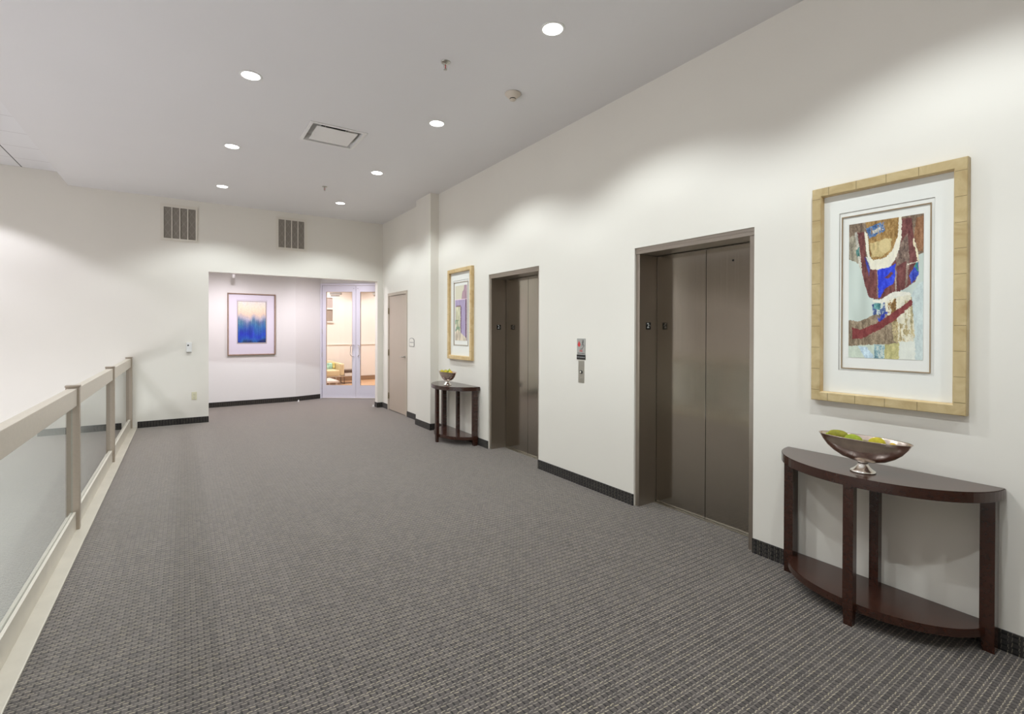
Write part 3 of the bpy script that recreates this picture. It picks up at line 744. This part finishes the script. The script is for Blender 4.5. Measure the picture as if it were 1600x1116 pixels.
def lilac(U, V):
    C = np.empty(U.shape+(3,)); C[:] = (176, 150, 168)
    def rect(x0, x1, y0, y1, c, var=.3, s=1):
        m = (U+(vnoise(U, V, 50, 60, s)-.5)*.03 > x0) & (U+(vnoise(U, V, 50, 60, s)-.5)*.03 < x1) & (V > y0) & (V < y1)
        C[m] = (np.array(c)+((vnoise(U, V, 16, 12, s+9)-.5)*var*90)[..., None])[m]
    rect(-1, 2, -1, .25, (182, 150, 160), .3, 2)
    q = (vnoise(U, V, 6, 6, 31)*1.2-(U*0.9+V*2.4)) > -.40; C[q] = (220, 214, 190)
    rect(-1, 2, .245, .262, (238, 214, 222), .1, 4)
    rect(.0, .88, .262, 1.0, (176, 160, 190), .2, 6)
    rect(.88, .97, .255, 1.0, (110, 78, 92), .2, 8)
    rect(.10, .50, .36, .385, (140, 112, 110), .2, 9)
    rect(.02, .46, .385, 1.0, (206, 202, 170), .5, 10)
    rect(.46, .54, .385, .92, (112, 86, 110), .3, 11)
    m = (V > .62) & (V < .85) & (U < .40) & (vnoise(U, V, 14, 18, 40) > .45); C[m] = (140, 160, 130)
    m = (V > .80+.20*np.abs(U-.2)) & (U < .95); C[m] = (np.array((214, 200, 178))+((vnoise(U, V, 16, 12, 49)-.5)*60)[..., None])[m]
    return C
def bluefield(U, V):
    h = V+(vnoise(U, V, 9, 5, 1)-.5)*.11+(vnoise(U, V, 34, 10, 2)-.5)*.035
    st = [(0, (238, 230, 222)), (.16, (240, 226, 200)), (.30, (234, 208, 184)), (.40, (186, 178, 190)), (.50, (92, 122, 156)), (.60, (58, 108, 168)), (.72, (40, 80, 170)), (.84, (36, 66, 190)), (.93, (40, 90, 180)), (1.0, (30, 50, 100)), (1.3, (30, 50, 100))]
    C = np.stack([np.interp(h, [s[0] for s in st], [s[1][k] for s in st]) for k in range(3)], -1)
    C += ((vnoise(U, V, 30, 4, 5)-.5)*30*(V > .4)+(vnoise(U, V, 60, 60, 6)-.5)*16)[..., None]
    C[..., 1] += (vnoise(U, V, 8, 8, 9)-.5)*34*(V > .45)
    return C

def make_picture(name_label, loc, rz, w_, h_, fw_, depth, mframe, seam, fil, prt, fn, nu, nv, matm, lip=None, cat='picture', pname='framed_picture'):
    """local x right, -y out of the wall, origin at the centre; fil/prt = (w, h) with dz offsets"""
    t = thing(pname, name_label, cat, loc, rz)
    f = MB(); hw, hh = w_/2, h_/2; b = 0.003
    # mitred profile around the rectangle
    prof = [(0.0, 0.0), (0.0, -depth+b), (b, -depth), (fw_-0.006, -depth), (fw_-0.002, -depth+0.003), (fw_, -depth+0.008), (fw_, -0.006), (fw_*.6, 0.0)]
    loops = []
    for (d, y) in prof:
        loops.append([(-hw+d, y, -hh+d), (hw-d, y, -hh+d), (hw-d, y, hh-d), (-hw+d, y, hh-d)])
    vs = [v for L in loops for v in L]; n = len(loops); fs = []
    for i in range(n):
        j = (i+1) % n
        for k in range(4): fs.append((i*4+k, j*4+k, j*4+(k+1) % 4, i*4+(k+1) % 4))
    f.add(vs, fs, 0)
    for q in range(len(f.f)):
        i = q//4
        if lip is not None and i in (4, 5): f.m[q] = 2
    if seam:
        step = seam; th = 0.0012
        nx = int(w_/step)
        for k in range(1, nx+1):
            x = -hw+(k-0.35)*w_/nx
            if abs(x) < hw-fw_:
                for s in (-1, 1): f.box(x-th, x+th, -depth-0.0004, -depth+0.002, s*(hh-0.002), s*(hh-fw_+0.006), 1)
        nz = int(h_/step)
        for k in range(1, nz+1):
            z = -hh+(k-0.5)*h_/nz
            if abs(z) < hh-fw_:
                for s in (-1, 1): f.box(s*(hw-0.002), s*(hw-fw_+0.006), -depth-0.0004, -depth+0.002, z-th, z+th, 1)
    ms = [mframe, M_seam, lip or mframe]
    f.obj('frame', ms, t)
    fwid, fhei, fz, fx = fil
    # mat board with a bevelled window, a shallow step behind it, then the gilt fillet and inner mat
    y0 = -0.009
    m = MB(); ow, oh = hw-fw_-0.0005, hh-fw_-0.0005; iw, ih = fwid/2+0.013, fhei/2+0.018
    ox, oz = fx, fz+0.006
    vs = [(-ow, y0, -oh), (ow, y0, -oh), (ow, y0, oh), (-ow, y0, oh), (ox-iw, y0, oz-ih), (ox+iw, y0, oz-ih), (ox+iw, y0, oz+ih), (ox-iw, y0, oz+ih),
          (ox-iw+.002, y0+.004, oz-ih+.002), (ox+iw-.002, y0+.004, oz-ih+.002), (ox+iw-.002, y0+.004, oz+ih-.002), (ox-iw+.002, y0+.004, oz+ih-.002)]
    m.add(vs, [(0, 1, 5, 4), (1, 2, 6, 5), (2, 3, 7, 6), (3, 0, 4, 7)], 0)
    m.add(vs, [(4, 5, 9, 8), (5, 6, 10, 9), (6, 7, 11, 10), (7, 4, 8, 11)], 1)
    m.add([(ox-iw, y0+.004, oz-ih), (ox+iw, y0+.004, oz-ih), (ox+iw, y0+.004, oz+ih), (ox-iw, y0+.004, oz+ih)], [(0, 1, 2, 3)], 0)
    m.obj('mat_board', [matm, M_bevel], t)
    g_ = MB()
    a, b_ = fwid/2, fhei/2; q = 0.005
    for (x0, x1, z0, z1) in ((-a, a, -b_, -b_+q), (-a, a, b_-q, b_), (-a, -a+q, -b_+q, b_-q), (a-q, a, -b_+q, b_-q)):
        g_.box(fx+x0, fx+x1, y0-0.002, y0+0.0035, fz+z0, fz+z1)
    g_.obj('fillet', M_fillet, t, label='thin gold fillet line')
    p = paint_mesh('print', prt[0], prt[1], y0+0.0025, nu, nv, fn, t)
    p.location = (prt[2], 0, prt[3])
    return t
# near picture
cy, cz = 1.087, 1.664
make_picture('large bamboo-framed abstract print with blue and maroon shapes above the near console table', (W, cy, cz), RW, 0.690, 1.226, 0.052, 0.042, M_bamboo, 0.115,
             (0.402, 0.852, 1.668-cz, 0.001), (0.334, 0.741, cy-1.084, 1.676-cz), abstract, 190, 400, M_matboard, lip=M_bamboo2)
make_picture('honey-framed print of mauve and lilac blocks above the far console table', (W, 5.890, 1.672), RW, 0.690, 1.226, 0.052, 0.042, M_bamboo2, 0.230,
             (0.402, 0.852, 0.004, 0.001), (0.334, 0.741, 0.0, 0.012), lilac, 80, 160, M_matboard, lip=M_bamboo2)
an = math.atan2(AB1[1]-AB0[1], AB1[0]-AB0[0])
px_ = 1.104; py_ = AB0[1]+(px_-AB0[0])*math.tan(an)
make_picture('walnut-framed blue and cream print on the alcove wall beyond the opening', (px_, py_-0.001, 1.556), an, 0.835, 1.190, 0.022, 0.028, M_woodfr, 0,
             (0.500, 0.815, 0.042, 0.0), (0.485, 0.790, 0.0, 0.042), bluefield, 110, 170, M_matlilac)

# ------------------------------------------------------------------ glass railing
t = thing('glass_railing', 'champagne metal and glass railing along the edge of the open stairwell', 'railing', (-0.66, 0, 0))
MB().box(-0.075, 0.093, YB+0.001, YF-0.001, 0.0, 0.012, bev=0.004).obj('base_plate', M_kerb, t, label='cream metal kerb plate')
py = [9.045, 6.850, 4.690, 2.530, 0.370, -1.790]
for k, y in enumerate(py):
    m = MB().box(-0.040, 0.038, y-0.026, y+0.026, 0.0122, 1.034, bev=0.005)
    p = m.obj('post', M_post, t)
    MB().box(-0.043, 0.041, y-0.029, y+0.029, 1.0342, 1.050, bev=0.005).obj('post_cap', M_post, p)
ys = py+[YB+0.03]
for k in range(len(ys)-1):
    a, b_ = ys[k+1]+0.0262, ys[k]-0.0262
    if k == len(ys)-2: a = ys[k+1]
    MB().box(-0.032, 0.024, a, b_, 0.902, 1.026, bev=0.004).obj('top_rail', M_rail, t)
    br = MB().box(0.002, 0.018, a, b_, 0.0122, 0.142, bev=0.002).box(-0.022, -0.006, a, b_, 0.0122, 0.142, bev=0.002)
    br.box(-0.0061, 0.0021, a, b_, 0.0122, 0.105)
    br.obj('bottom_rail', M_kerb, t)
    gp = MB().box(-0.0058, 0.0018, a+0.02, b_-0.02, 0.1055, 0.915).obj('glass_panel', M_glass, t)
    for (e0, e1_) in ((b_-0.0198, b_-0.0185), (a+0.0185, a+0.0198)):
        MB().box(-0.0056, 0.0016, e0, e1_, 0.106, 0.900).obj('glass_edge', M_glassedge, gp, label='pale green polished glass edge')

# ------------------------------------------------------------------ wall grilles
def make_grille(label):
    t = thing('wall_grille', label, 'vent', (0, YF, 2.787), 0, 'return air grilles on the far wall')
    w_, h_ = 0.490, 0.560
    f = MB()
    bo = 0.040
    f.box(-w_/2, w_/2, -0.004, 0, 0, 0.020).box(-w_/2, w_/2, -0.004, 0, h_-0.020, h_).box(-w_/2, -w_/2+0.02, -0.004, 0, 0.020, h_-0.020).box(w_/2-0.02, w_/2, -0.004, 0, 0.020, h_-0.020)
    x0, x1, z0, z1 = -w_/2+0.021, w_/2-0.021, 0.021, h_-0.021
    f.box(x0, x1, -0.016, 0, z0, z0+0.024, bev=.002).box(x0, x1, -0.016, 0, z1-0.024, z1, bev=.002).box(x0, x0+0.022, -0.016, 0, z0+0.0242, z1-0.0242, bev=.002).box(x1-0.022, x1, -0.016, 0, z0+0.0242, z1-0.0242, bev=.002)
    f.obj('frame', M_grille, t)
    a0, a1, c0, c1 = x0+0.0222, x1-0.0222, z0+0.0244, z1-0.0244
    MB().box(a0, a1, -0.003, -0.0005, c0, c1).obj('filter', M_filter, t, label='grey-brown filter mesh')
    pw = (a1-a0)/4
    for k in range(1, 4): MB().box(a0+k*pw-0.006, a0+k*pw+0.006, -0.015, -0.0062, c0, c1).obj('divider', M_grille, t)
    wr = MB()
    nz = 3; ph = (c1-c0)/nz
    for k in range(4):
        for j in range(nz):
            xa, xb = a0+k*pw+.002, a0+(k+1)*pw-.002; za, zb = c0+j*ph, c0+(j+1)*ph
            for (p, q) in (((xa, za), (xb, zb)), ((xa, zb), (xb, za))): bar2(wr, p[0], p[1], q[0], q[1], 0.0035, -0.0055, -0.0035)
    wr.obj('wire_lattice', M_wire, t)
    for x in (-0.14, 0.14): MB().box(x-0.012, x+0.012, -0.021, -0.0162, z0+0.006, z0+0.014).obj('latch', M_grille, t)
    return t
g1 = make_grille('left return air grille high on the far wall'); g1.location = (-0.045, YF, 2.790)
g2_ = copy_tree(g1); g2_.location = (1.532, YF, 2.800); g2_['label'] = 'right return air grille high above the alcove opening'

# ------------------------------------------------------------------ thermostat and outlet
t = thing('thermostat', 'white wall thermostat on the far wall left of the alcove', 'thermostat', (0.070, YF, 1.100))
MB().box(-0.036, 0.036, -0.030, 0, 0.008, 0.155, bev=0.005).obj('cover', M_white, t)
MB().box(-0.033, 0.033, -0.026, 0, 0.0, 0.0078).obj('base_edge', mat('grey_edge', (0.35, 0.32, 0.28), .6), t)
MB().cyl((-0.012, -0.033, 0.110), 0.011, 0.0029, 'y', 20).obj('sensor', M_black, t)
MB().cyl((0.014, -0.036, 0.068), 0.013, 0.0059, 'y', 20).obj('dial', M_trimwhite, t)
t = thing('wall_outlet', 'ivory duplex power outlet low on the far wall', 'outlet', (0.137, YF, 0.366))
MB().box(-0.034, 0.034, -0.006, 0, 0, 0.118, bev=0.002).obj('cover_plate', M_ivory, t)
for z in (0.034, 0.082):
    r = MB().cyl((0, -0.0085, z), 0.016, 0.0024, 'y', 24).obj('receptacle', M_ivory, t)
    MB().box(-0.008, -0.006, -0.0092, -0.0086, z-0.003, z+0.008).box(0.005, 0.007, -0.0092, -0.0086, z-0.003, z+0.008).box(-0.002, 0.002, -0.0092, -0.0086, z-0.011, z-0.007).obj('slots', M_text, r)
MB().cyl((0, -0.0072, 0.059), 0.003, 0.0011, 'y', 10).obj('screw', M_nickel, t)

# ------------------------------------------------------------------ ceiling fixtures
t = thing('air_diffuser', 'square white ceiling air diffuser with a dropped centre panel', 'vent', (1.278, 5.238, ZC))
f = MB()
def ring(mb, ho, hi, z0, z1, mi=0):
    mb.add([(s*ho, u*ho, z0) for s, u in ((-1, -1), (1, -1), (1, 1), (-1, 1))]+[(s*hi, u*hi, z1) for s, u in ((-1, -1), (1, -1), (1, 1), (-1, 1))], [(k, (k+1) % 4, 4+(k+1) % 4, 4+k) for k in range(4)], mi)
ring(f, 0.272, 0.272, -0.0005, -0.008); ring(f, 0.272, 0.242, -0.008, -0.010); ring(f, 0.242, 0.238, -0.010, 0.060); ring(f, 0.238, 0.120, 0.060, 0.070)
f.obj('outer_frame', M_trimwhite, t)
MB().cyl((0, 0, 0.072), 0.15, 0.10, 'z', 32).obj('throat', M_dark, t, label='dark duct throat')
m = MB()
ring(m, 0.150, 0.196, 0.006, -0.004)
m.box(-0.196, 0.196, -0.196, 0.196, -0.009, -0.0045)
m.obj('centre_panel', M_trimwhite, t)
for (x, y) in ((-.11, -.15), (.11, -.15), (-.11, .15), (.11, .15)): MB().box(x-.006, x+.006, y-.006, y+.006, -.004, .058).obj('hanger', M_trimwhite, t)

def make_sprinkler(label):
    t = thing('fire_sprinkler', label, 'sprinkler', (0, 0, ZC), 0, 'pendent fire sprinklers')
    MB().lathe([(0.0, -0.0005), (0.036, -0.0005), (0.034, -0.005), (0.020, -0.009), (0.012, -0.010), (0.0, -0.010)], seg=28, closed=True).obj('escutcheon', M_nickel, t)
    fr = MB().cyl((0, 0, -0.022), 0.009, 0.0118, 'z', 16)
    for s in (-1, 1): fr.tube([(s*0.008, 0, -0.020), (s*0.014, 0, -0.032), (s*0.012, 0, -0.045), (0, 0, -0.053)], 0.0018, 8)
    fr.obj('frame', M_nickel, t)
    MB().cyl((0, 0, -0.050), 0.0035, 0.028, 'z', 12).obj('bulb', M_red, t, label='red glass bulb')
    MB().lathe([(0, -0.054), (0.014, -0.056), (0.014, -0.058), (0, -0.0575)], seg=24, closed=True).obj('deflector', M_nickel, t)
    return t
s1 = make_sprinkler('nearer pendent fire sprinkler with red bulb, near the smoke detector'); s1.location = (1.62, 3.33, ZC)
s2 = copy_tree(s1); s2.location = (1.633, 7.150, ZC); s2['label'] = 'farther pendent fire sprinkler between the last pairs of downlights'
t = thing('smoke_detector', 'cream conical smoke detector on the ceiling near the elevator wall', 'smoke detector', (2.305, 3.455, ZC))
M_cream = mat('aged_plastic', (0.66, 0.58, 0.48), 0.5)
MB().lathe([(0, -0.0005), (0.066, -0.0005), (0.068, -0.008), (0.058, -0.018), (0.046, -0.030), (0.034, -0.042), (0.0, -0.042)], seg=36, closed=True).obj('housing', M_cream, t)
MB().lathe([(0, -0.0425), (0.026, -0.0425), (0.024, -0.050), (0, -0.050)], seg=28, closed=True).obj('sensor_slot', M_black, t)
MB().lathe([(0, -0.0505), (0.028, -0.0505), (0.024, -0.058), (0, -0.060)], seg=28, closed=True).obj('sensor_cap', M_cream, t)

# ------------------------------------------------------------------ side door
t = bpy.data.objects.new('door_2', None); COL.objects.link(t); t.location = (W2, (D2A+D2B)/2, 0); t.rotation_euler = (0, 0, RW); t['kind'] = 'structure'
hw = (D2B-D2A)/2
fr = MB().box(-hw, -hw+0.050, -0.012, 0.130, 0, D2Z, bev=.002).box(hw-0.050, hw, -0.012, 0.130, 0, D2Z, bev=.002).box(-hw+0.0502, hw-0.0502, -0.012, 0.130, D2Z-0.052, D2Z, bev=.002)
fr.obj('door_frame', M_doorframe, t)
lf = MB().box(-hw+0.053, hw-0.053, 0.000, 0.042, 0.012, D2Z-0.056, bev=.0015).obj('door_leaf', M_door, t)
for z in (0.26, 1.045, 1.80): MB().box(-hw+0.046, -hw+0.060, -0.016, -0.0005, z-0.055, z+0.055).cyl((-hw+0.0535, -0.016, z-0.055), 0.007, 0.11, 'z', 10).obj('hinge', M_hinge, t, label='dark bronze hinge')
h = MB().cyl((hw-0.105, -0.010, 1.0), 0.026, 0.0098, 'y', 24).cyl((hw-0.105, -0.050, 1.0), 0.009, 0.041, 'y', 14)
h.tube([(hw-0.105, -0.050, 1.0), (hw-0.13, -0.052, 1.0), (hw-0.17, -0.050, 0.999), (hw-0.215, -0.044, 0.998)], 0.008, 10)
h.obj('lever_handle', M_nickel, t, label='satin nickel lever handle')
t = thing('room_sign', 'small pale arched room sign with dark outline beside the taupe door', 'sign', (W2, 7.645, 1.185), RW)
pts = [(-0.105, 0)]+[(0.105-0.018+0.018*math.sin(k*.4), 0.018-0.018*math.cos(k*.4)) for k in range(5)]+[(0.105, 0.100)]+[(0.105*math.cos(R(a)), 0.100+0.040*math.sin(R(a))) for a in range(15, 180, 15)]+[(-0.105, 0.100)]
def outl(mb, pts, y0, y1, mi, sc=1.0, cx=0, cz=0.06):
    q = [((x-cx)*sc+cx, (z-cz)*sc+cz) for x, z in pts]; n = len(q)
    mb.add([(x, y0, z) for x, z in q]+[(x, y1, z) for x, z in q], [tuple(range(n))]+[(i, i+n, (i+1) % n+n, (i+1) % n) for i in range(n)], mi)
m = MB(); outl(m, pts, -0.006, 0, 0); m.obj('border', mat('grey_border', (0.22, 0.20, 0.19), .5), t)
m = MB(); outl(m, pts, -0.0072, -0.0061, 0, 0.90); m.obj('plate', M_wall, t)
m = MB(); m.box(-0.075, 0.080, -0.0078, -0.0073, 0.060, 0.072); m.obj('text_line', mat('soft_grey_print', (0.36, 0.33, 0.31), .6), t, label='one line of grey lettering too small to read')

# ------------------------------------------------------------------ double glass doors
t = bpy.data.objects.new('door_1', None); COL.objects.link(t); t.location = (DA.x, DA.y, 0); t.rotation_euler = (0, 0, math.atan2(DD.y, DD.x)); t['kind'] = 'structure'
fr = MB().box(0.0, 0.030, -0.02, 0.10, 0, 2.44, bev=.002).box(1.490, 1.520, -0.02, 0.10, 0, 2.44, bev=.002).box(0.0302, 1.4898, -0.02, 0.10, 2.395, 2.44, bev=.002)
fr.obj('door_frame', M_alum, t)
MB().box(0.031, 1.489, -0.03, 0.10, 0.0005, 0.010, bev=.002).obj('threshold', M_chrome, t, label='bright metal threshold')
def leaf(x0, x1, side):
    gx0, gx1, gz0, gz1 = (x0+0.082, x1-0.076, 0.280, 2.262) if side < 0 else (x0+0.092, x1-0.082, 0.280, 2.262)
    m = MB().box(x0, gx0, 0.0, 0.045, 0.014, 2.390, bev=.002).box(gx1, x1, 0.0, 0.045, 0.014, 2.390, bev=.002)
    m.box(gx0, gx1, 0.0, 0.045, 0.014, gz0, bev=.001).box(gx0, gx1, 0.0, 0.045, gz1, 2.390, bev=.001)
    d = m.obj('door_leaf', M_alum, t)
    MB().box(gx0+.0005, gx1-.0005, 0.019, 0.026, gz0+.0005, gz1-.0005).obj('glass_pane', M_doorglass, d)
    ge = MB()
    ge.box(gx0, gx0+0.006, 0.004, 0.018, gz0, gz1).box(gx1-0.006, gx1, 0.004, 0.018, gz0, gz1).box(gx0+.0062, gx1-.0062, 0.004, 0.018, gz0, gz0+0.006).box(gx0+.0062, gx1-.0062, 0.004, 0.018, gz1-0.006, gz1)
    ge.obj('glazing_bead', mat('tan_bead', (0.45, 0.33, 0.22), .5), d)
    xs = x1-0.040 if side < 0 else x0+0.040
    dx = -0.052 if side < 0 else 0.052
    pth = [(xs, 0.0, 1.135), (xs+dx*.15, -0.030, 1.135), (xs+dx*.45, -0.052, 1.130), (xs+dx*.8, -0.060, 1.115), (xs+dx, -0.062, 1.085), (xs+dx, -0.062, 0.950), (xs+dx*.8, -0.060, 0.915), (xs+dx*.45, -0.052, 0.902), (xs+dx*.15, -0.030, 0.897), (xs, 0.0, 0.897)]
    MB().tube(pth, 0.0085, 12).obj('pull_handle', M_chrome, d, label='curved chrome pull handle')
    c0 = gx0+0.06 if side < 0 else gx1-0.30
    MB().box(c0, c0+0.24, 0.046, 0.105, 2.205, 2.250, bev=.004).obj('door_closer', M_nickel, d)
    MB().box(c0+0.015, c0+0.20, 0.060, 0.080, 2.176, 2.190).obj('closer_arm', M_text, d)
    if side < 0:
        for z in (0.25, 0.93, 1.42, 2.17): MB().box(x0-0.012, x0+0.003, -0.006, -0.0005, z-0.05, z+0.05).obj('hinge', M_nickel, d)
    MB().cyl((xs, -0.004, 2.33), 0.006, 0.0035, 'y', 10).obj('screw', M_text, d)
leaf(0.034, 0.7555, -1); leaf(0.7605, 1.486, 1)

# ------------------------------------------------------------------ alcove bits
t = thing('track_spotlight', 'small white cylindrical spotlight hanging at the top of the alcove opening', 'spotlight', (0.768, 10.40, 2.62))
MB().cyl((0, 0, -0.003), 0.030, 0.0028, 'z', 20).obj('canopy', M_white, t)
MB().cyl((0, 0, -0.125), 0.006, 0.1218, 'z', 10).obj('stem', M_white, t)
MB().cyl((0, 0, -0.215), 0.024, 0.090, 'z', 20).obj('lamp_body', M_white, t)
ds = thing('door_stop', 'small white door stop on the carpet at the bend of the alcove wall', 'door stop', (1.93, 10.66, 0))
MB().cyl((0, 0, 0.0), 0.018, 0.012, 'z', 18).obj('base', M_white, ds)
MB().cyl((0, 0, 0.0122), 0.013, 0.026, 'z', 18, r2=0.010).obj('bumper', M_white, ds)
ds2 = copy_tree(ds); ds2.location = (2.985, 9.20, 0); ds2['label'] = 'small white door stop at the right foot of the alcove opening'

# ------------------------------------------------------------------ lounge behind the glass doors
t = thing('sofa', 'cream fabric sofa on a thin metal frame behind the glass doors', 'sofa', (0, 0, 0))
MB().box(2.10, 3.46, 13.42, 14.20, 0.235, 0.385, bev=0.03).obj('seat', M_sofa, t)
MB().box(2.10, 3.48, 14.05, 14.30, 0.387, 0.600, bev=0.05).obj('backrest', M_sofa, t)
MB().box(3.462, 3.585, 13.45, 14.25, 0.235, 0.56, bev=0.045).obj('armrest', M_sofa, t)
fr = MB().box(2.08, 3.60, 13.43, 13.46, 0.205, 0.230).box(2.08, 3.60, 14.18, 14.21, 0.205, 0.230).box(3.57, 3.60, 13.462, 14.178, 0.205, 0.230)
for x in (2.1, 3.35): fr.box(x, x+.02, 13.43, 13.45, -0.003, 0.204).box(x, x+.02, 14.19, 14.21, -0.003, 0.204)
fr.obj('metal_frame', M_nickel, t)
o = MB().box(3.19, 3.375, 13.87, 13.95, 0.387, 0.555, bev=0.03).obj('cushion', M_teal); o.rotation_euler = (0, 0, 0); tag(o, 'mint patterned cushion on the cream sofa', 'cushion', 'sofa cushions')
o = MB().box(3.380, 3.458, 13.90, 13.97, 0.387, 0.560, bev=0.03).obj('cushion', M_yell); tag(o, 'yellow patterned cushion beside the sofa arm', 'cushion', 'sofa cushions')
t = thing('side_table', 'dark wood side table on thin legs right of the cream sofa', 'table', (3.82, 13.80, 0))
MB().box(-0.205, 0.22, -0.18, 0.20, 0.285, 0.365, bev=0.004).obj('tabletop', M_darkwood, t)
for (x, y) in ((-0.195, -0.17), (-0.195, 0.18), (0.20, -0.17), (0.20, 0.18)): MB().box(x-.008, x+.008, y-.008, y+.008, -0.003, 0.2848).obj('leg', M_darkwood, t)
MB().box(-0.186, 0.191, -0.178, -0.162, 0.004, 0.018).box(-0.203, -0.187, -0.161, 0.171, 0.004, 0.018).obj('floor_rail', M_darkwood, t)
t = thing('coffee_table', 'low white coffee table in front of the cream sofa', 'table', (2.85, 12.40, 0))
MB().box(-0.42, 0.22, -0.40, 0.42, 0.205, 0.250, bev=0.008).obj('tabletop', M_whitetop, t)
for (x, y) in ((-0.38, -0.36), (-0.38, 0.38), (0.18, -0.36), (0.18, 0.38)): MB().box(x-.012, x+.012, y-.012, y+.012, -0.003, 0.2048).obj('leg', M_nickel, t)
# framed interior window on the lounge back wall
t = bpy.data.objects.new('window_1', None); COL.objects.link(t); t.location = (2.95, 14.45, 1.70); t['kind'] = 'structure'
fr = MB().box(-0.50, 0.60, -0.04, 0, -0.04, 0.0).box(-0.50, 0.60, -0.04, 0, 0.66, 0.72).box(0.56, 0.60, -0.04, 0, 0.0002, 0.6598).box(-0.50, -0.46, -0.04, 0, 0.0002, 0.6598).box(-0.4598, 0.5598, -0.04, 0, 0.33, 0.375)
fr.obj('window_frame', M_whitetop, t)
MB().box(-0.4596, 0.5596, -0.012, -0.001, 0.0004, 0.3298).obj('pane', mat('grey_blind', (0.36, 0.30, 0.25), .5), t)
MB().box(-0.4596, 0.5596, -0.012, -0.001, 0.3752, 0.6596).obj('pane', mat('pale_blind', (0.50, 0.44, 0.42), .5), t)
